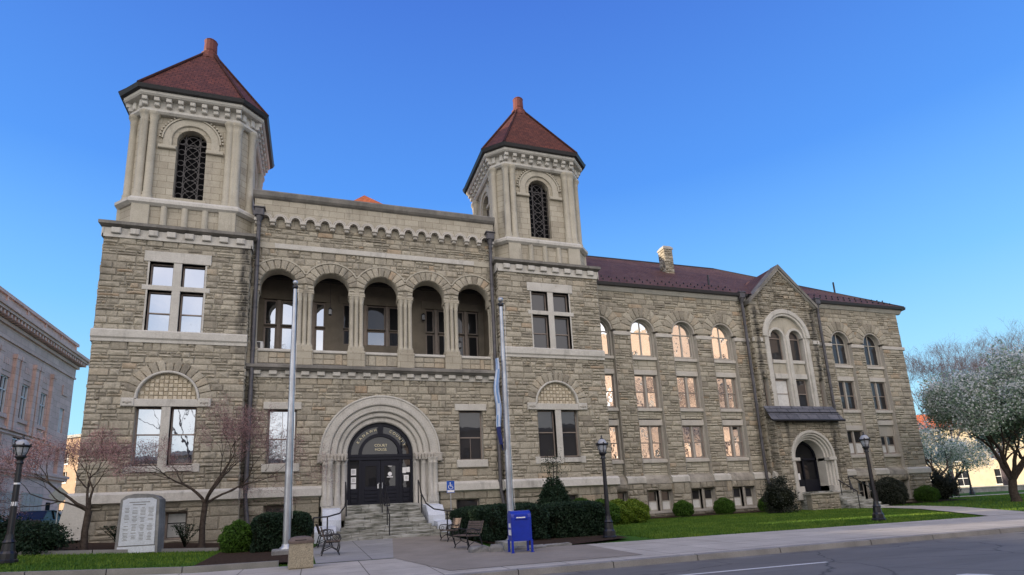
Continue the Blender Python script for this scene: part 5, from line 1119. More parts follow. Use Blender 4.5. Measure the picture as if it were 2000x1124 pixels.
k = MB(); k.lathe([(0.078, 1.62), (0.078, 1.74)], 0, 0, 12); o = part(k, 'sticker', 'paper_white', L1); k = MB(); k.lathe([(0.08, 2.25), (0.08, 2.3)], 0, 0, 12); part(k, 'band', 'paper_white', L1)
LG = 'black lantern lamp posts beside the pavement'
def clean(o, names):
    for ch in list(o.children):
        if ch.name.split('.')[0] in names: bpy.data.objects.remove(ch)
l2 = copy_thing(L1, (10.11, 19.41, gz(10.1, 19.4)), 0.3, 'black lantern lamp post in front of the bright green bushes right of the blue mailbox', LG); clean(l2, ('sticker', 'band'))
l3 = copy_thing(L1, (22.44, 18.82, gz(22.4, 18.8)), 0.7, 'black lantern lamp post on the lawn edge in front of the side porch steps', LG); clean(l3, ('sticker', 'band'))
l4 = copy_thing(L1, (62.5, 41.5, 0.75), 0.2, 'distant black lantern lamp post behind the blossom trees near the low wall', LG); clean(l4, ('sticker', 'band'))

# ------------------------------------------------------------------ flagpoles, flag
def flagpole(x, y, H, r0, label, base_h=0.35):
    z = gz(x, y); t = thing('flagpole', (x, y, z), label, 'flagpole', 'metal flagpoles before the entrance')
    k = MB(); k.rbox(-0.45, 0.45, -0.45, 0.45, -0.1, base_h * 0.55, 0.05); part(k, 'base_block', 'granite_rough', t)
    k = MB(); k.lathe([(r0 * 1.9, base_h * 0.5), (r0 * 1.9, base_h * 0.62), (r0 * 1.3, base_h * 0.8), (r0 * 1.2, base_h)], 0, 0, 16); part(k, 'collar', 'flagpole_steel', t)
    k = MB(); k.tube([(0, 0, base_h * 0.5), (0, 0, H * 0.3), (0, 0, H * 0.65), (0, 0, H - 0.35)], [r0, r0 * 0.98, r0 * 0.78, r0 * 0.5], 16); part(k, 'pole', 'flagpole_steel', t)
    k = MB(); k.lathe([(0.05, H - 0.36), (0.1, H - 0.3), (0.1, H - 0.22), (0.03, H - 0.18)], 0, 0, 10); part(k, 'truck', 'black_iron', t)
    k = MB(); k.lathe([(0.0, -0.1), (0.07, -0.07), (0.1, 0), (0.07, 0.07), (0.0, 0.1)], 0, 0, 12, cz=H - 0.08); part(k, 'ball', 'flagpole_steel', t)
    k = MB(); k.tube([(r0 + 0.03, -0.05, 1.2), (r0 * 0.9, -0.05, H * 0.5), (0.12, -0.05, H - 0.3)], 0.007, 4); part(k, 'halyard', 'paper_white', t)
    return t
flagpole(-0.92, 22.2, 10.1, 0.13, 'bare metal flagpole left of the entrance steps beside the concrete litter bin')
flagpole(6.22, 18.9, 8.75, 0.115, 'metal flagpole behind the blue mailbox with a furled flag hanging on it')
t = thing('flag', (6.05, 18.85, 4.3), 'limp light blue and white flag hanging down beside the flagpole behind the mailbox', 'flag')
k = MB(); n = 16; rows = []
for i in range(n + 1):
    z = 2.45 - 3.25 * i / n; wv = 0.11 + 0.09 * math.sin(PI * min(1, i / n * 1.1)); rows.append([(-wv * (0.5 + 0.5 * math.cos(a)) - 0.02 + 0.03 * math.sin(i * 0.9), 0.10 * math.sin(a) * (1 + 0.5 * math.sin(3 * a)), z + (0.18 * (1 + math.cos(a)) * (1 if i == n else 0))) for a in [2 * PI * j / 12 for j in range(12)]])
for j in range(n):
    for i in range(12): k.face([rows[j][i], rows[j][(i + 1) % 12], rows[j + 1][(i + 1) % 12], rows[j + 1][i]], (1 if (i * 3 + j // 2) % 7 < 3 else 0) if j < 12 else 2)
plain('flag_white', (0.62, 0.68, 0.76), 0.9); plain('flag_blue', (0.20, 0.34, 0.58), 0.9); plain('flag_navy', (0.03, 0.04, 0.15), 0.9)
part(k, 'cloth', ['flag_white', 'flag_blue', 'flag_navy'], t)

# ------------------------------------------------------------------ mailbox
t = thing('mailbox', (5.77, 16.75, gz(5.8, 16.7)), 'blue street mailbox on four legs standing at the pavement in front of the hedge', 'mailbox', rz=R(-6))
k = MB(); W_, D_ = 0.29, 0.26; prof = [(-D_, 0.33), (-D_, 1.0)] + [(-D_ * math.cos(a), 1.0 + 0.2 * math.sin(a)) for a in [PI * i / 12 for i in range(1, 12)]] + [(D_, 1.0), (D_, 0.33)]
k.xprism(prof, -W_, W_); part(k, 'body', 'postal_blue', t)
k = MB()
for s in (-1, 1): k.xprism([(y * 1.03, 0.33 + (z - 0.33) * 1.01) for y, z in prof], s * W_ - 0.012, s * W_ + 0.012)
part(k, 'rim', 'postal_blue', t)
for sx in (-1, 1):
    for sy in (-1, 1): k = MB(); k.box(sx * W_ - 0.03, sx * W_ + 0.03, sy * D_ - 0.03, sy * D_ + 0.03, 0.02, 0.36); k.box(sx * W_ - 0.05, sx * W_ + 0.05, sy * D_ - 0.05, sy * D_ + 0.05, 0.0, 0.025); part(k, 'leg', 'postal_blue', t)
k = MB(); k.rbox(-0.2, 0.2, -D_ - 0.03, -D_ + 0.02, 0.94, 1.1, 0.015); part(k, 'hopper_door', 'postal_blue', t)
k = MB(); k.box(-0.15, 0.12, -D_ - 0.036, -D_ - 0.031, 0.985, 1.015); part(k, 'label_plate', 'paper_white', t)
k = MB(); k.box(-W_ - 0.016, -W_ - 0.012, -0.17, 0.12, 0.72, 0.84); k.box(-W_ - 0.016, -W_ - 0.012, -0.2, 0.16, 0.50, 0.66); part(k, 'side_decal', 'paper_white', t)

# ------------------------------------------------------------------ litter bin, benches, monument
t = thing('litter_bin', (-0.34, 17.0, gz(-0.3, 17)), 'square pebble-concrete litter bin with a dark sloping lid beside the bare flagpole', 'litter bin', rz=R(4))
k = MB(); k.loft([[(a * h, b * h, z) for a, b in ((-1, -1), (1, -1), (1, 1), (-1, 1))] for h, z in ((0.29, 0), (0.31, 0.03), (0.29, 0.64))], 0, False); part(k, 'body', 'aggregate_concrete', t)
k = MB(); k.loft([[(a * h, b * h, z) for a, b in ((-1, -1), (1, -1), (1, 1), (-1, 1))] for h, z in ((0.315, 0.64), (0.32, 0.70), (0.24, 0.79), (0.10, 0.82))], 0, False); part(k, 'lid', 'bench_slats', t)
k = MB(); k.box(-0.16, 0.12, -0.31, -0.26, 0.66, 0.73); part(k, 'opening', 'dark_opening', t)
BG = 'slatted park benches with black iron ends'
def make_bench(loc, rz, label):
    t = thing('park_bench', loc, label, 'bench', BG, rz); Lh = 0.62          # seat faces -x, length along y
    k = MB()
    for i in range(4): k.box(-0.42 + i * 0.115, -0.33 + i * 0.115, -Lh, Lh, 0.42, 0.45)
    part(k, 'seat', 'bench_slats', t)
    k = MB()
    for i in range(5): z = 0.5 + i * 0.078; x = 0.06 + i * 0.022; k.add([(x, -Lh, z), (x + 0.03, -Lh, z), (x + 0.045, -Lh, z + 0.066), (x + 0.015, -Lh, z + 0.066), (x, Lh, z), (x + 0.03, Lh, z), (x + 0.045, Lh, z + 0.066), (x + 0.015, Lh, z + 0.066)], [(0, 1, 2, 3), (4, 7, 6, 5), (0, 4, 5, 1), (1, 5, 6, 2), (2, 6, 7, 3), (3, 7, 4, 0)])
    part(k, 'backrest', 'bench_slats', t)
    for s in (-1, 1):
        y = s * (Lh - 0.04); k = MB()
        k.tube([(-0.40, y, 0.0), (-0.36, y, 0.1), (-0.40, y, 0.25), (-0.40, y, 0.41), (0.03, y, 0.41), (0.06, y, 0.5), (0.19, y, 0.9)], 0.022, 6); k.tube([(0.16, y, 0.0), (0.10, y, 0.2), (0.05, y, 0.41)], 0.022, 6)
        k.tube([(-0.38, y, 0.41), (-0.44, y, 0.52), (-0.40, y, 0.63), (-0.2, y, 0.65), (0.0, y, 0.60), (0.09, y, 0.62)], 0.02, 6); k.tube([(-0.36, y, 0.12), (-0.15, y, 0.25), (0.12, y, 0.14)], 0.014, 6)
        for q in range(2): k.tube([(-0.3 + 0.22 * q + 0.06 * math.cos(a), y, 0.52 + 0.06 * math.sin(a)) for a in [2 * PI * j / 10 for j in range(11)]], 0.01, 5)
        part(k, 'armrest_frame', 'black_iron', t)
    return t
b1 = make_bench((4.95, 19.3, gz(4.9, 19.3)), R(8), 'slatted bench nearest the blue mailbox, seen from its iron end')
copy_thing(b1, (5.3, 23.6, gz(5.3, 23.6)), R(2), 'slatted bench against the hedge to the right of the entrance steps', BG)
copy_thing(b1, (0.38, 20.9, gz(0.4, 20.9)), PI, 'slatted bench left of the entrance steps just behind the litter bin', BG)
copy_thing(b1, (0.25, 25.3, gz(0.3, 25.3)), PI + 0.05, 'slatted bench beside the left handrail and cheek block of the entrance steps', BG)
t = thing('stone_marker', (-6.25, 25.75, gz(-6.2, 25.7) - 0.05), 'tall pale granite honour roll slab with rough edges standing between two small trees', 'monument', rz=R(-7))
k = MB(); pr = [(-0.72, 0), (-0.70, 0.9), (-0.66, 1.98), (-0.5, 2.12), (-0.2, 2.19), (0.2, 2.18), (0.5, 2.10), (0.66, 1.96), (0.70, 0.9), (0.72, 0)]
k.prism(pr, -0.2, 0.42); part(k, 'slab', 'granite_rough', t)
k = MB(); k.prism([(-0.60, 0.3), (-0.57, 1.95), (-0.4, 2.03), (0.4, 2.02), (0.57, 1.94), (0.60, 0.3)], -0.225, -0.2); k.prism([(-0.64, 0.03), (-0.63, 0.26), (0.63, 0.26), (0.64, 0.03)], -0.225, -0.2); part(k, 'inscribed_face', 'granite_marker', t)
k = MB(); rr = random.Random(3)
for z, a, b in ((1.87, -0.35, 0.35), (1.78, -0.22, 0.22)): k.box(a, b, -0.229, -0.226, z - 0.015, z + 0.015)
for j in range(24):
    z = 1.66 - j * 0.051
    if j in (11, 17): continue
    for c in (-0.40, -0.13, 0.14, 0.41):
        if rr.random() < 0.88: L = rr.uniform(0.05, 0.1); k.box(c - L, c + L, -0.229, -0.226, z - 0.009, z + 0.009)
part(k, 'carved_name_rows', 'granite_rough', t)

for i, (x, y, w2, d2, h2, rz_, lab) in enumerate(((4.75, 17.75, 0.28, 0.16, 0.2, 0.2, 'rough kerb stone lying nearest the bench at the corner of the planting bed'), (5.25, 17.45, 0.2, 0.15, 0.24, -0.3, 'upright broken block left of the blue mailbox legs'), (6.35, 17.55, 0.5, 0.13, 0.13, 0.05, 'long low edging stone right of the blue mailbox legs'), (7.4, 17.85, 0.45, 0.13, 0.11, -0.1, 'long low edging stone at the front of the mulch bed before the hedge'))):
    t = thing('edging_stone', (x, y, gz(x, y) - 0.02), lab, 'stone', 'rough stones edging the planting bed', rz_); k = MB(); rr = random.Random(i)
    k.loft([[(a * w2 * s_ + rr.uniform(-.02, .02), b * d2 * s_ + rr.uniform(-.02, .02), z + rr.uniform(-.01, .01)) for a, b in ((-1, -1), (0, -1.1), (1, -1), (1.05, 0), (1, 1), (0, 1.05), (-1, 1), (-1.08, 0))] for s_, z in ((1, 0), (1.02, h2 * 0.6), (0.85, h2))], 0, False); part(k, 'block', 'granite_rough', t)
# ------------------------------------------------------------------ small signs
t = thing('access_sign', (6.52, 29.4, gz(6.5, 29.4)), 'small blue wheelchair symbol sign on a thin post right of the entrance arch', 'sign')
k = MB(); k.box(-0.02, 0.02, 0.0, 0.03, 0, 2.45); part(k, 'post', 'flagpole_steel', t)
k = MB(); k.box(-0.2, 0.2, -0.02, 0, 1.98, 2.58); part(k, 'panel', 'sign_blue', t)
k = MB(); k.lathe([(0.0, 0)] * 2, 0, 0, 3) if False else None
k.T = Matrix.Translation((0.0, -0.024, 2.34)) @ FR; k.lathe([(0.035, 0), (0.035, 0.003)], -0.02, 0.13, 10, 0, False)
k.box(-0.03, 0.0, -0.02, 0.09, 0, 0.003); k.box(-0.02, 0.08, 0.02, 0.045, 0, 0.003); k.box(-0.02, 0.09, -0.04, -0.015, 0, 0.003); k.add([(0.07, -0.03, 0), (0.1, -0.03, 0), (0.14, -0.13, 0), (0.11, -0.13, 0)], [(0, 1, 2, 3)])
for i in range(14):
    a0, a1 = R(110 + 240 * i / 14), R(110 + 240 * (i + 1) / 14); k.face([(0.1 * math.cos(a0), -0.06 + 0.1 * math.sin(a0), 0), (0.125 * math.cos(a0), -0.06 + 0.125 * math.sin(a0), 0), (0.125 * math.cos(a1), -0.06 + 0.125 * math.sin(a1), 0), (0.1 * math.cos(a1), -0.06 + 0.1 * math.sin(a1), 0)])
k.box(-0.18, 0.18, -0.33, -0.22, 0, 0.003); part(k, 'wheelchair_symbol', 'paper_white', t)
t = thing('road_sign', (-13.0, 37.5, gz(-13, 37.5)), 'grey back of a diamond road sign at the side street corner', 'road sign')
k = MB(); k.lathe([(0.035, 0), (0.035, 2.6)], 0, 0.04, 8); part(k, 'post', 'flagpole_steel', t)
k = MB(); k.prism([(0, 1.75), (0.5, 2.25), (0, 2.75), (-0.5, 2.25)], -0.01, 0.01); part(k, 'panel', 'sign_back_grey', t)

# ------------------------------------------------------------------ hedges and shrubs
def blob_points(n, fn): return fn(n)
def box_pts(n, sx, sy, sz, rnd_=0.25):
    P = RNG.uniform(-1, 1, (n, 3)); ax = RNG.integers(0, 5, n); s = np.where(RNG.random(n) < 0.5, -1, 1); sh = RNG.uniform(0.90, 1.03, n)
    A = np.array([sy * sz, sy * sz, sx * sz, sx * sz, sx * sy * 1.0]); A = A / A.sum(); ax = RNG.choice(5, n, p=A)
    P[ax == 0, 0] = -1; P[ax == 1, 0] = 1; P[ax == 2, 1] = -1; P[ax == 3, 1] = 1; P[ax == 4, 2] = 1
    q = np.abs(P); e = 6.0; nrm = (q[:, 0] ** e + q[:, 1] ** e + np.clip(P[:, 2], 0, 1) ** e) ** (1 / e); P[:, :2] /= np.maximum(nrm, 1e-3)[:, None]; P[:, 2] = np.where(P[:, 2] > 0, P[:, 2] / np.maximum(nrm, 1e-3), P[:, 2])
    P *= (sh + 0.035 * np.sin(P[:, 0] * 7 * sx + P[:, 2] * 5) + 0.02 * np.sin(P[:, 1] * 9 * sy + 2))[:, None]
    P[:, 0] *= sx; P[:, 1] *= sy; P[:, 2] = (P[:, 2] + 1) / 2 * sz
    return P
def ball_pts(n, rx, ry, rz, lump=0.05, low=-0.75, shell=0.16):
    P = RNG.normal(size=(n, 3)); P /= np.linalg.norm(P, axis=1)[:, None]; P = P[P[:, 2] > low]
    r_ = 1 + lump * np.sin(P[:, 0] * 5 + 1) * np.sin(P[:, 1] * 5 + 2) + lump * np.sin(P[:, 2] * 9 + P[:, 0] * 6); r_ *= 1 - shell * RNG.random(len(P)) ** 2
    r_ = r_ * (1 + np.abs(RNG.normal(0, 0.035, len(P)))) + (RNG.random(len(P)) < 0.02) * RNG.uniform(0, 0.14, len(P)); P = P * r_[:, None]; P[:, 0] *= rx; P[:, 1] *= ry; P[:, 2] = P[:, 2] * rz + rz * -low * 0.98
    return P
def shrub(name, loc, P, size, mat, core, label, cat, group=None, asp=0.55, coremat='yew_needles', rz=0):
    t = thing(name, loc, label, cat, group, rz)
    V, F = leaves(P, size, asp=asp); raw_mesh('foliage', V, F, mat, parent=t)
    k = MB()
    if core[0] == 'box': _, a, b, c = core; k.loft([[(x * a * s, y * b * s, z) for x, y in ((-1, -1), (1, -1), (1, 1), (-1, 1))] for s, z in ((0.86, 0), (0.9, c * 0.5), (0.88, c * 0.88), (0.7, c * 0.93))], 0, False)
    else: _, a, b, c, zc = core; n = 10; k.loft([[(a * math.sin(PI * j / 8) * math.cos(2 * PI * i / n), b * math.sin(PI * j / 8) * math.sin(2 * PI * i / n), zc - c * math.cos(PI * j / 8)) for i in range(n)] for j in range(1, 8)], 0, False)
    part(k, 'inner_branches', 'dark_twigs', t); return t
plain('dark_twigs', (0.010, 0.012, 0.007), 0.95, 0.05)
HG = 'clipped dark yew hedges'
def hedge(x0, x1, y0, y1, h, label, n, rz=0, group=HG, mat='yew_needles'):
    cx, cy = (x0 + x1) / 2, (y0 + y1) / 2; sx, sy = (x1 - x0) / 2, (y1 - y0) / 2
    return shrub('clipped_hedge', (cx, cy, gz(cx, cy)), box_pts(n, sx, sy, h), 0.042, mat, ('box', sx, sy, h), label, 'hedge', group, rz=rz)
hedge(6.0, 8.35, 20.4, 27.9, 1.30, 'long dark clipped hedge running back from the flagpole beside the right benches', 42000)
hedge(8.5, 10.9, 20.7, 23.3, 1.30, 'dark square-cut hedge block right of the blue mailbox', 26000)
hedge(-2.2, -0.15, 23.6, 27.2, 1.38, 'dark clipped hedge behind the bare flagpole left of the steps', 28000)
shrub('round_bush', (-2.75, 24.9, gz(-2.7, 25)), ball_pts(9000, 0.62, 0.6, 0.66), 0.04, 'boxwood_leaves', ('ball', 0.5, 0.5, 0.52, 0.6), 'bright green bush at the left end of the dark hedge near the bare flagpole', 'bush')
SG = 'clipped round bushes along the foundation'
for x, y, r_, lab in ((21.9, 31.9, 0.60, 'clipped green ball bush leftmost in front of the wing basement windows'), (25.0, 31.9, 0.62, 'clipped green ball bush in the middle of the wing basement windows'), (28.35, 31.7, 0.60, 'clipped green ball bush just left of the dark shrub by the side porch'), (39.9, 31.9, 0.66, 'dark green ball bush right of the side porch steps'), (43.6, 32.2, 0.72, 'wide clipped dark green bush under the last wing windows')):
    shrub('round_bush', (x, y, gz(x, y)), ball_pts(8500, r_ * (1.2 if x > 43 else 1), r_, r_ * 0.92), 0.036, 'boxwood_leaves', ('ball', r_ * 0.82, r_ * 0.82, r_ * 0.72, r_ * 0.68), lab, 'bush', SG)
YG = 'row of bright yellow-green bushes beside the lawn'
for i, (x, y, r_) in enumerate(((12.9, 27.6, 0.92), (14.2, 27.9, 0.86), (15.3, 28.2, 0.82), (16.35, 28.4, 0.80))):
    lab = ['bright green bush nearest the dark hedge block, leftmost of its row', 'bright green bush second from the dark hedge block', 'yellow-green bush third from the dark hedge block', 'yellowest bush at the right end of the row by the lawn'][i]
    shrub('round_bush', (x, y, gz(x, y)), ball_pts(11000, r_, r_, r_ * 0.86), 0.045, 'yellow_green_leaves' if i > 1 else 'boxwood_leaves', ('ball', r_ * 0.82, r_ * 0.82, r_ * 0.68, r_ * 0.62), lab, 'bush', YG)
def loose_pts(n, rx, ry, h, seeds=26):
    C = ball_pts(seeds * 2, rx * 0.8, ry * 0.8, h * 0.5, low=-0.9, shell=0.9)[:seeds]; P = C[RNG.integers(0, len(C), n)] + RNG.normal(size=(n, 3)) * np.array([rx, ry, h * 0.5]) * 0.17; P[:, 2] = np.abs(P[:, 2]); return P
shrub('loose_shrub', (26.9, 29.0, gz(27, 29)), loose_pts(9000, 1.0, 1.0, 1.95, 44), 0.06, 'rhododendron_leaves', ('ball', 0.8, 0.7, 0.7, 0.85), 'dark loose-leaved shrub left of the side porch arch', 'shrub')
shrub('loose_shrub', (38.4, 31.0, gz(38, 31)), ball_pts(11000, 1.05, 1.0, 1.05), 0.05, 'rhododendron_leaves', ('ball', 0.85, 0.85, 0.85, 0.85), 'dark rounded shrub behind the lamp post at the right of the porch steps', 'shrub')
shrub('loose_shrub', (46.6, 33.2, gz(46, 33)), loose_pts(8000, 1.35, 1.1, 2.2, 36), 0.07, 'rhododendron_leaves', ('ball', 0.9, 0.8, 0.8, 0.85), 'dark leafy shrub at the far right corner of the courthouse', 'shrub')
# holly cone with bare leader shoots
x, y = 11.35, 27.4; P = RNG.random((15000, 3)); hh = 2.15 * (1 - P[:, 2] ** 1.0 * 0.98); hh = 2.0 * (1 - np.sqrt(P[:, 2])); rad = (1.15 * (1 - hh / 2.6)) * (0.55 + 0.5 * P[:, 1] + 0.16 * np.sin(P[:, 0] * 40) * np.sin(hh * 7)); a = P[:, 0] * 2 * PI
t = shrub('holly_tree', (x, y, gz(x, y) + 0.6), np.stack([rad * np.cos(a), rad * np.sin(a), hh], 1), 0.05, 'yew_needles', ('ball', 0.55, 0.55, 0.85, 0.75), 'cone-shaped dark holly with bare top shoots behind the hedge under the twin window', 'holly tree')
k = MB(); k.lathe([(0.5, -0.6), (0.55, 0.2)], 0, 0, 8)
for i in range(7): a = i * 0.9; k.tube([(0.1 * math.cos(a), 0.1 * math.sin(a), 1.4), (0.25 * math.cos(a), 0.25 * math.sin(a), 2.3), (0.33 * math.cos(a), 0.33 * math.sin(a), 2.7 + 0.12 * i)], [0.02, 0.014, 0.006], 4)
part(k, 'trunk', 'tree_bark', t); P = RNG.normal(size=(500, 3)) * np.array([0.3, 0.3, 0.35]) + np.array([0, 0, 2.5]); V, F = leaves(P, 0.04); raw_mesh('top_leaves', V, F, 'yew_needles', parent=t)
for i, (x, y, rx, ry, h, lab) in enumerate(((-9.35, 25.3, 1.15, 0.85, 1.1, 'low dark spreading shrub immediately left of the small forked tree'), (-11.2, 26.0, 1.5, 1.0, 1.35, 'low dark shrub in front of the parked cars behind the left lamp post'), (-13.6, 26.4, 1.6, 1.0, 1.5, 'dark shrub at the left edge behind the lamp post base'))):
    shrub('spreading_shrub', (x, y, gz(x, y) - 0.1), loose_pts(16000, rx, ry, h, 60), 0.045, 'yew_needles', ('ball', rx * 0.7, ry * 0.7, h * 0.42, h * 0.45), lab, 'shrub', 'low dark shrubs at the left corner')
for i, (x, y, h, lab) in enumerate(((-7.35, 27.6, 0.9, 'wispy low plant left of the granite slab at the wall foot'), (-5.1, 27.9, 0.95, 'wispy low plant right of the granite slab under the boarded basement window'))):
    t = thing('leafy_plant', (x, y, gz(x, y)), lab, 'plant', 'wispy plants by the granite slab'); P = []
    k = MB()
    for j in range(26):
        a = RNG.uniform(0, 2 * PI); sp = RNG.uniform(0.2, 0.8); pts = [(sp * s_ * math.cos(a), sp * s_ * math.sin(a), h * (s_ ** 0.7)) for s_ in (0, 0.3, 0.65, 1.0)]; k.tube(pts, [0.012, 0.01, 0.008, 0.004], 4)
        for s_ in np.linspace(0.2, 1, 26): P.append((sp * s_ * math.cos(a) + RNG.normal() * 0.03, sp * s_ * math.sin(a) + RNG.normal() * 0.03, h * s_ ** 0.7 + RNG.normal() * 0.02))
    part(k, 'stems', 'dark_twigs', t); V, F = leaves(np.array(P), 0.035); raw_mesh('foliage', V, F, 'yew_needles', parent=t)

# ------------------------------------------------------------------ trees grown from a branching skeleton
class Tree:
    def __init__(s, seed): s.r = random.Random(seed); s.k = MB(); s.tips = []; s.twigs = []
    def grow(s, p, d, L, r_, depth, spread, up, shrinkL=0.78, kids=2, wig=0.16, minr=0.004):
        pts = [p]; n = 4 if depth > 2 else 3; q = Vector(p)
        for i in range(n):
            d = (d + Vector((s.r.gauss(0, wig), s.r.gauss(0, wig), s.r.gauss(0, wig * 0.6) + up * 0.08))).normalized(); q = q + d * (L / n); pts.append(q.copy())
        r1 = r_ * 0.68; s.k.tube(pts, [r_ + (r1 - r_) * i / n for i in range(n + 1)], 7 if r_ > 0.05 else (5 if r_ > 0.015 else 3), cap=False)
        if depth == 0: s.tips.append((q.copy(), d.copy())); return
        if depth <= 2: s.twigs += [(x.copy(), d.copy()) for x in pts[1:]]
        m = kids + (1 if s.r.random() < 0.45 else 0)
        for i in range(m):
            ax = d.orthogonal().normalized(); ax.rotate(Matrix.Rotation(2 * PI * (i + s.r.random() * 0.7) / m, 3, d)); nd = (d * math.cos(spread) + ax * math.sin(spread) * s.r.uniform(0.7, 1.25)).normalized()
            b = pts[-1] if i < 2 else pts[s.r.randint(2, n)]
            s.grow(b, nd, L * shrinkL * s.r.uniform(0.8, 1.15), max(minr, r1 * (0.82 if i == 0 else 0.68)), depth - 1, spread, up, shrinkL, kids, wig, minr)
def buds(pts, n, spread, size, asp=0.6, weights=None):
    C = np.array([tuple(p) for p, _ in pts]); P = C[RNG.integers(0, len(C), n)] + RNG.normal(size=(n, 3)) * spread; return leaves(P, size, asp=asp)
DG = 'small flowering dogwood trees before the left tower'
def dogwood(loc, label, dirs, seed, h0):
    t = thing('dogwood_tree', loc, label, 'tree', DG); T_ = Tree(seed); T_.k.tube([(0, 0, -0.1), (0.03, 0, 0.1), (0.0, 0.02, h0 * 0.5), (0.06, 0, h0)], [0.16, 0.125, 0.11, 0.11], 10)
    for d, L, r_ in dirs: T_.grow(Vector((0.06, 0, h0 - 0.04)), Vector(d).normalized(), L, r_, 6, 0.40, 0.22, 0.76, 2, 0.17)
    part(T_.k, 'trunk', 'tree_bark', t); V, F = buds(T_.tips + T_.twigs[::3], 24000, 0.12, 0.018, 0.8); raw_mesh('crown', V, F, 'dogwood_buds', parent=t); return t
dogwood((-7.97, 25.6, gz(-8, 25.8)), 'small forked dogwood leaning left, with pink buds over the dark shrubs', [((-0.6, -0.1, 1.0), 1.0, 0.065), ((-0.15, 0.3, 1), 0.95, 0.06), ((0.4, -0.2, 1.0), 0.85, 0.055), ((-0.95, 0.3, 0.75), 1.05, 0.045)], 5, 1.45)
dogwood((-4.45, 27.6, gz(-5, 29)), 'small dogwood with pink buds in front of the tower downpipe', [((0.5, -0.1, 1.0), 1.35, 0.07), ((-0.35, 0.1, 1.1), 1.15, 0.07), ((0.85, 0.2, 0.85), 1.5, 0.055), ((0.1, -0.3, 1.1), 1.25, 0.05), ((0.25, 0.3, 1.1), 1.3, 0.05)], 9, 1.75)
def above(V, z, crown=(0, 0, 20, 20)):
    Q = V.reshape(-1, 4, 3); Q = Q[(Q[:, 0, 2] > z + RNG.normal(0, 0.45, len(Q))) & (((Q[:, 0, 0] - crown[0]) / crown[2]) ** 2 + ((Q[:, 0, 1] - crown[1]) / crown[3]) ** 2 < 1 + RNG.normal(0, 0.12, len(Q)))]; return Q.reshape(-1, 3), np.arange(len(Q) * 4).reshape(-1, 4)
def blossom(loc, label, h0, L, seed, n, r0, dirs, depth=6, sz=0.085, spread=0.30, zmin=3.6, crown=(0, 0, 20, 20)):
    t = thing('blossom_tree', loc, label, 'tree', 'white blossoming trees on the right lawn'); T_ = Tree(seed); T_.k.tube([(0, 0, -0.2), (0.05, 0, 0.2), (0, 0.05, h0 * 0.5), (0.1, 0, h0)], [r0 * 1.6, r0 * 1.15, r0, r0 * 0.95], 12)
    for d in dirs: T_.grow(Vector((0.1, 0, h0 - 0.1)), Vector(d).normalized(), L, r0 * 0.6, depth, 0.40, 0.25, 0.79, 2, 0.14)
    part(T_.k, 'trunk', 'tree_bark', t); tt = T_.tips + T_.twigs
    V, F = buds(tt, int(n * 0.75), spread, sz * 1.05); V2, F2 = buds(T_.tips + T_.twigs[::2], int(n * 0.85), spread * 0.9, sz * 0.75, 0.8)
    V, F = above(V, zmin, crown); V2, F2 = above(V2, zmin, crown); raw_mesh('crown', np.concatenate([V, V2]), np.concatenate([F, F2 + len(V)]), ['blossom_leaves', 'white_blossom'], np.concatenate([np.zeros(len(F)), np.ones(len(F2))]), t); return t
blossom((42.9, 25.9, 0.4), 'large round-crowned tree full of white blossom at the right edge of the lawn', 1.4, 2.15, 21, 85000, 0.24, [(-0.25, 0.1, 1.1), (0.65, -0.2, 0.95), (0.2, 0.35, 1.1), (0.1, -0.4, 1.15), (0.95, 0.3, 0.8), (-0.42, -0.3, 1.1)], zmin=4.4, crown=(1.6, -0.6, 5.6, 4.6))
blossom((61, 42, 0.6), 'smaller white-blossomed tree with forked trunk right behind the corner shrub', 1.6, 1.45, 33, 6000, 0.20, [(-0.6, 0.2, 1), (0.6, -0.1, 1), (0.0, -0.6, 0.9), (0.1, 0.6, 0.9)], depth=5, spread=0.35, zmin=2.2)
blossom((55.5, 39.5, 0.6), 'leaning white-blossomed tree closest to the courthouse end wall', 2.0, 1.5, 44, 5000, 0.20, [(-0.4, 0.2, 1), (0.6, -0.1, 0.9), (0.1, 0.6, 0.9)], depth=5, spread=0.35, zmin=2.5)
BT = 'tall bare trees beyond the courthouse'
def bare(loc, label, H, seed, r0=0.3, sp=0.36):
    t = thing('bare_tree', loc, label, 'tree', BT); T_ = Tree(seed); h0 = H * 0.22; T_.k.tube([(0, 0, -0.3), (0, 0, 0.4), (0.1, 0, h0)], [r0 * 1.4, r0, r0 * 0.85], 10)
    for i in range(4): a = i * PI / 2 + seed; T_.grow(Vector((0.1, 0, h0 - 0.1)), Vector((0.5 * math.cos(a), 0.5 * math.sin(a), 1)).normalized(), H * 0.21, r0 * 0.55, 8, sp, 0.45, 0.775, 2, 0.12, 0.010)
    part(T_.k, 'trunk', 'pale_bark', t); V, F = buds(T_.tips + T_.twigs[::4], 32000, 0.4, 0.045, 0.35); raw_mesh('crown', V, F, 'bare_twig_buds', parent=t); return t
plain('bare_twig_buds', (0.13, 0.105, 0.135), 0.9)
bare((84, 58, 0.5), 'bare leafless tree nearest the right end of the courthouse', 22, 3); bare((98, 60, 0.5), 'tall bare tree above the white blossom crown', 20, 8, 0.36); bare((114, 63, 0.5), 'tallest bare tree at the far right edge', 25, 12, 0.4)
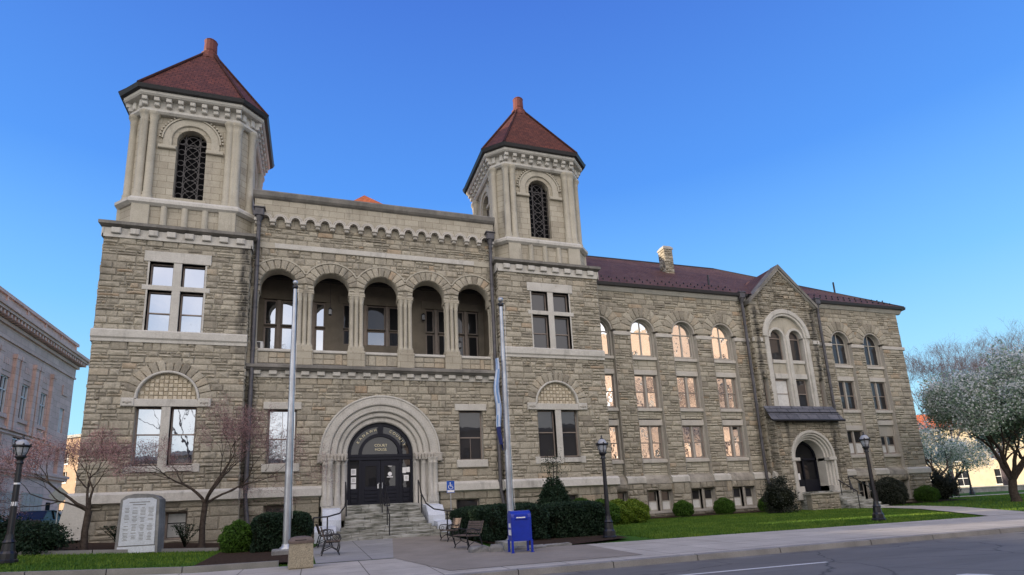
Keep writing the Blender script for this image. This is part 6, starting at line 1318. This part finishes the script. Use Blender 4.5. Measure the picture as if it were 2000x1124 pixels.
# ------------------------------------------------------------------ parked cars on the side street
def make_car(loc, rz, mat, label):
    t = thing('parked_car', loc, label, 'car', 'cars parked on the side street', rz)
    k = MB(); prof = [(-2.25, 0.35), (-2.3, 0.62), (-2.2, 0.82), (-1.3, 0.95), (1.75, 0.98), (2.25, 0.92), (2.32, 0.6), (2.25, 0.32)]
    k.loft([[(y * s, x * l, z) for y, z in prof] if False else [(x, y * l, 0.32 + (z - 0.32) * s) for y, z in prof] for x, l, s in ((-0.9, 0.96, 0.93), (-0.86, 0.99, 0.98), (-0.7, 1, 1), (0.7, 1, 1), (0.86, 0.99, 0.98), (0.9, 0.96, 0.93))], 0, False)
    part(k, 'body', mat, t)
    k = MB(); cab = [(-1.25, 0.93), (-0.45, 1.40), (0.1, 1.47), (0.95, 1.42), (1.75, 0.97)]
    k.loft([[(x * (1 if z < 1.1 else 0.82), y, z) for y, z in cab] for x in (-0.78, -0.3, 0.3, 0.78)], 0, False); part(k, 'windows', 'door_glass', t)
    k = MB(); k.loft([[(x, y, z + 0.012) for y, z in ((-0.42, 1.41), (0.1, 1.48), (0.9, 1.43))] for x in (-0.64, 0, 0.64)], 0, False, False)
    for s in (-1, 1):
        k.tube([(s * 0.79, -1.25, 0.94), (s * 0.66, -0.45, 1.41), (s * 0.65, 0.1, 1.48), (s * 0.66, 0.95, 1.43), (s * 0.79, 1.75, 0.98)], 0.035, 5); k.tube([(s * 0.66, 0.15, 1.46), (s * 0.8, 0.2, 0.96)], 0.035, 5)
    part(k, 'roof', mat, t)
    for s in (-1, 1):
        for y in (-1.4, 1.4):
            k = MB(); k.T = Matrix.Translation((s * 0.82, y, 0.33)) @ Matrix.Rotation(PI / 2, 4, 'Y'); k.lathe([(0.2, -0.1), (0.32, -0.1), (0.33, 0), (0.32, 0.1), (0.2, 0.1)], 0, 0, 18); wl = part(k, 'wheel', 'tyre_rubber', t)
            k = MB(); k.T = Matrix.Translation((s * 0.82, y, 0.33)) @ Matrix.Rotation(PI / 2, 4, 'Y'); k.lathe([(0.21, -0.08), (0.21, 0.08)], 0, 0, 14); part(k, 'rim', 'flagpole_steel', wl)
        for y, m in ((-2.27, 'lamp_glass'), (2.27, 'terracotta_finial')): k = MB(); k.box(s * 0.66 - 0.16, s * 0.66 + 0.16, y - 0.05, y + 0.05, 0.64, 0.78); part(k, 'headlight' if y < 0 else 'tail_light', m, t)
    return t
c1 = make_car((-15.2, 41.5, gz(-15.2, 41.5)), PI, 'car_black', 'dark sedan parked behind the low shrubs, nearest the courthouse corner')
c2 = make_car((-18.5, 42.5, gz(-18.5, 42.5)), PI, 'car_silver', 'silver car roof showing left of the dark sedan behind the shrubs'); c3 = make_car((-17.6, 36.0, gz(-17.6, 36.0)), PI, 'car_black', 'dark car at the left edge of the view behind the lamp post')

# ------------------------------------------------------------------ neighbouring buildings
t = thing('neoclassical_building', (-26, 58, 0), 'grey-pink masonry office building with tall windows and a dentilled cornice across the side street', 'building')
def rel(k): k.T = Matrix.Translation((0, -58, 0)) ; return k
BYe, BYs = 75.3, 35.0; FACE = 0.0      # local x = 0 is the street face, building extends to -x
wins = [y for y in [72.15 - 3.93 * (i + 1) for i in range(9)]]
k = rel(MB()); seg = sorted([(y - 0.98, y + 0.98) for y in wins] + [(72.6, 73.7)]); prev = BYs
for a, b in seg:
    k.box(-20, 0, prev, a, -1, 18.2); zt = 14.5 if b > 73 else 15.2
    k.box(-20, 0, a, b, zt, 18.2); k.box(-20, 0, a, b, 10.2, 11.9); k.box(-20, 0, a, b, -1, 7.6); k.box(-20, -0.35, a, b, 7.6, zt); prev = b
k.box(-20, 0, prev, BYe, -1, 18.2); part(k, 'wall', 'grey_pink_masonry', t)
k = rel(MB())
for i, y in enumerate(wins):
    for s in (-1, 1): k.box(0, 0.28, y + s * 1.5 - 0.32, y + s * 1.5 + 0.32, 10.6, 17.3); k.box(0, 0.34, y + s * 1.5 - 0.4, y + s * 1.5 + 0.4, 17.0, 17.4)
    k.box(0, 0.16, y - 1.05, y + 1.05, 11.55, 11.9); k.xprism([(y - 1.15, 10.75), (y, 11.1), (y + 1.15, 10.75), (y + 1.15, 10.6), (y - 1.15, 10.6)], 0, 0.22); k.box(0, 0.05, y - 0.85, y + 0.85, 15.6, 16.9)
    for a in range(3): k.box(0.05, 0.08, y - 0.5 + a * 0.36, y - 0.28 + a * 0.36, 16.2, 16.75)
k.box(0, 0.1, 72.5, 73.9, 15.9, 17.0); k.box(0, 0.35, BYs, BYe + 0.3, 6.9, 7.15); k.box(0, 0.5, BYs, BYe + 0.4, 7.15, 7.4); k.box(0, 0.12, BYs, BYe, 10.3, 10.45); part(k, 'pilaster', 'grey_pink_masonry', t)
k = rel(MB()); k.box(-20, 0.15, BYs, BYe + 0.1, 18.2, 18.4); k.box(-20, 0.3, BYs, BYe + 0.3, 19.4, 19.7); k.box(-20, 0.95, BYs, BYe + 0.95, 20.1, 20.35); k.box(-20, 1.1, BYs, BYe + 1.1, 20.35, 20.7); k.box(-20, 0.08, BYs, BYe, 18.4, 20.1)
co = part(k, 'cornice', 'grey_pink_masonry', t); y = BYs + 0.2; k = rel(MB())
while y < BYe + 0.8: k.box(0.05, 0.85, y, y + 0.28, 19.75, 20.08); y += 0.62
part(k, 'dentil_row', 'grey_pink_masonry', co)
k = rel(MB()); k.box(-19.5, -0.1, BYs, BYe - 0.1, 20.7, 22.0); k.box(-19.5, 0.1, BYs, BYe + 0.1, 22.0, 22.3); y = BYe - 0.3
while y > BYs: k.box(-0.1, 0.02, y - 0.25, y, 20.7, 22.0); y -= 3.93
part(k, 'parapet', 'grey_pink_masonry', t)
plain('side_window_glass', (0.02, 0.022, 0.028), 0.15, 0.5)
for y in wins + [73.15]:
    nar = y > 73; w2_, zt = (0.5, 14.5) if nar else (0.95, 15.2)
    for za, zb in ((11.9, zt), (7.7, 10.1)):
        if nar and za < 9: continue
        k = rel(MB()); zm = za + (zb - za) * 0.62
        for u in (-w2_, -w2_ * 0.33 - 0.04, w2_ * 0.33 - 0.04, w2_ - 0.09): k.box(-0.3, -0.12, y + u, y + u + 0.09, za, zb)
        for z in (za, zm, zb - 0.1): k.box(-0.3, -0.12, y - w2_, y + w2_, z, z + 0.1)
        f = part(k, 'window', 'white_paint', t); k = rel(MB()); k.face([(-0.25, y - w2_, za), (-0.25, y + w2_, za), (-0.25, y + w2_, zb), (-0.25, y - w2_, zb)]); part(k, 'pane', 'side_window_glass', f)
for y0, y1 in ((66.4, 70.9), (60.3, 65.2), (54.5, 59.0), (48.5, 53)):
    k = rel(MB()); k.box(-0.05, 0.03, y0, y1, 2.0, 5.35); d = part(k, 'garage_door', 'plain_sandstone', t); k = rel(MB())
    for j in range(4):
        for i in range(5): yy = y0 + 0.1 + i * (y1 - y0 - 0.1) / 5; k.box(0.03, 0.06, yy, yy + (y1 - y0) / 5 - 0.12, 2.15 + j * 0.8, 2.85 + j * 0.8)
    part(k, 'door_panels', 'window_stone', d)
k = rel(MB()); k.box(-0.05, 0.03, 71.9, 72.9, 2.2, 4.6); part(k, 'door', 'dark_opening', t)
def simple_building(name, loc, rz, w_, d_, h_, mat, rows, cols, label, roof=None, wz=1.5, ww=1.1, wh=1.8, glassm='side_window_glass', z0w=1.5, trim='pale_limestone'):
    t = thing(name, loc, label, 'building', None, rz)                 # front face at local y=0 facing -y
    xs = [-w_ / 2 + (i + 0.5) * w_ / cols for i in range(cols)]; zs = [z0w + (h_ - z0w - 1.2) * (j) / rows for j in range(rows)]
    def facade(T, W, cs):
        k = MB(); k.T = T; k.box(-W / 2, W / 2, 0.25, 0.5, -2, h_)
        e = [-W / 2] + [v for c in cs for v in (c - ww / 2, c + ww / 2)] + [W / 2]
        for i in range(0, len(e), 2): k.box(e[i], e[i + 1], 0, 0.26, -2, h_)
        for c in cs:
            zz = [-2] + [v for z in zs for v in (z, z + wh)] + [h_]
            for i in range(0, len(zz), 2): k.box(c - ww / 2, c + ww / 2, 0, 0.26, zz[i], zz[i + 1])
        part(k, 'wall', mat, t)
        for c in cs:
            for z in zs:
                k = MB(); k.T = T; k.box(c - ww / 2, c + ww / 2, 0.12, 0.2, z + wh * 0.48, z + wh * 0.52); k.box(c - 0.03, c + 0.03, 0.12, 0.2, z, z + wh); k.box(c - ww / 2 - 0.1, c + ww / 2 + 0.1, -0.1, 0.1, z - 0.16, z)
                f = part(k, 'window', 'white_paint', t); k = MB(); k.T = T; k.face([(c - ww / 2, 0.22, z), (c + ww / 2, 0.22, z), (c + ww / 2, 0.22, z + wh), (c - ww / 2, 0.22, z + wh)]); part(k, 'pane', glassm, f)
    facade(Matrix.Identity(4), w_, xs)
    nd = max(2, int(d_ / (w_ / cols))); facade(Matrix.Translation((-w_ / 2, d_ / 2, 0)) @ Matrix.Rotation(-PI / 2, 4, 'Z'), d_, [-d_ / 2 + (i + 0.5) * d_ / nd for i in range(nd)])
    facade(Matrix.Translation((w_ / 2, d_ / 2, 0)) @ Matrix.Rotation(PI / 2, 4, 'Z'), d_, [-d_ / 2 + (i + 0.5) * d_ / nd for i in range(nd)])
    k = MB(); k.box(-w_ / 2 + 0.3, w_ / 2 - 0.3, 0.4, d_, -2, h_ - 0.2); part(k, 'rear_wall', mat, t)
    k = MB(); k.box(-w_ / 2 - 0.4, w_ / 2 + 0.4, -0.4, d_ + 0.3, h_, h_ + 0.5); part(k, 'cornice', trim, t)
    if roof:
        k = MB(); c = [(-w_ / 2 - 0.6, -0.6), (w_ / 2 + 0.6, -0.6), (w_ / 2 + 0.6, d_ + 0.6), (-w_ / 2 - 0.6, d_ + 0.6)]; rh = roof[1]; r0_, r1_ = (-w_ / 2 + d_ / 2, d_ / 2, h_ + rh), (w_ / 2 - d_ / 2, d_ / 2, h_ + rh); e = [(a, b, h_ + 0.5) for a, b in c]
        k.face([e[0], e[1], r1_, r0_], 0, [(0, 0), (w_, 0), (w_ - 5, 6), (5, 6)]); k.face([e[2], e[3], r0_, r1_], 0, [(0, 0), (w_, 0), (w_ - 5, 6), (5, 6)]); k.face([e[1], e[2], r1_], 0, [(0, 0), (d_, 0), (d_ / 2, 6)]); k.face([e[3], e[0], r0_], 0, [(0, 0), (d_, 0), (d_ / 2, 6)]); part(k, 'roof', roof[0], t)
    return t
simple_building('brick_building', (-44, 122, 2), R(-38), 26, 14, 15.5, 'sunlit_brick', 4, 7, 'sunlit orange brick building glimpsed between the grey-pink building and the left tower')
simple_building('cream_building', (104, 70, 0.3), R(-52), 46, 16, 11.0, 'cream_wall', 2, 9, 'sunlit cream building with an orange tiled roof behind the blossom trees', ('orange_clay_tiles', 4.0), ww=1.6, wh=2.4)
t = thing('low_wall', (72, 47.5, 0.6), 'low stone wall with a pale cap behind the blossom trees', 'wall')
k = MB(); k.rbox(-12, 12, 0, 0.5, -0.2, 0.75, 0.04); part(k, 'wall', 'granite_rough', t); k = MB(); k.rbox(-12.1, 12.1, -0.06, 0.56, 0.75, 0.9, 0.03); part(k, 'cap', 'pale_limestone', t)
# buildings across the street behind the photographer (they show in the window panes)
simple_building('corner_building', (67, -27, 0.2), R(-126.9), 44, 20, 36, 'tan_brick', 7, 10, 'tall tan brick building across the street reflected in the wing windows')
simple_building('street_building', (-8, -12, 0.2), PI, 34, 14, 8.5, 'cream_wall', 2, 8, 'low cream building across the street reflected in the left tower windows')
simple_building('street_building', (26, -12, 0.2), PI, 26, 14, 11.5, 'tan_brick', 3, 7, 'three storey tan brick building across the street opposite the right tower')
simple_building('shade_low_block', (-38, 13.9, 0.2), PI / 2, 19.8, 12, 8.2, 'tan_brick', 2, 5, 'added two storey tan brick block outside the view, shading the lawn and near pavement')  # added off-view block; low enough to leave the far right pavement in sun
simple_building('shade_tall_block', (-38, 25.9, 0.2), PI / 2, 4.2, 12, 21, 'tan_brick', 6, 1, 'added narrow tall brick block outside the view, shading the flagpoles and lamp posts')  # unseen block added to keep sun off the flagpoles and lamp posts
simple_building('shade_gap_link', (-38, 29.25, 0.2), PI / 2, 2.4, 10, 6.9, 'tan_brick', 1, 1, 'added low brick link outside the view, letting a strip of sun onto the lawn')  # unseen infill, kept low so a streak of sun reaches the lawn
simple_building('shade_tall_block', (-38, 32.7, 0.2), PI / 2, 4.4, 12, 21, 'tan_brick', 6, 1, 'added tall brick block outside the view, closing the far side of the sun gap')  # second unseen block, added as the other edge of the lawn sun streak
simple_building('belfry_shade_block', (-50, 39, 0.2), PI / 2, 10, 12, 34, 'cream_wall', 9, 3, 'added tall pale block outside the view, shading the left belfry')  # added out of view to cast shade over the left belfry
for o_ in [o for o in list(bpy.data.objects) if o.name.split('.')[0] == 'bare_tree'][:1]:
    copy_thing(o_, (50, -21, 0.2), 1.0, 'bare tree on the opposite pavement in front of the tall tan brick building', BT); copy_thing(o_, (60, -9.5, 0.2), 2.4, 'bare tree across the street nearest the wing, reflected in its lower windows', BT); copy_thing(o_, (-12, -8, 0.2), 0.5, 'bare tree across the street before the low cream building', BT)
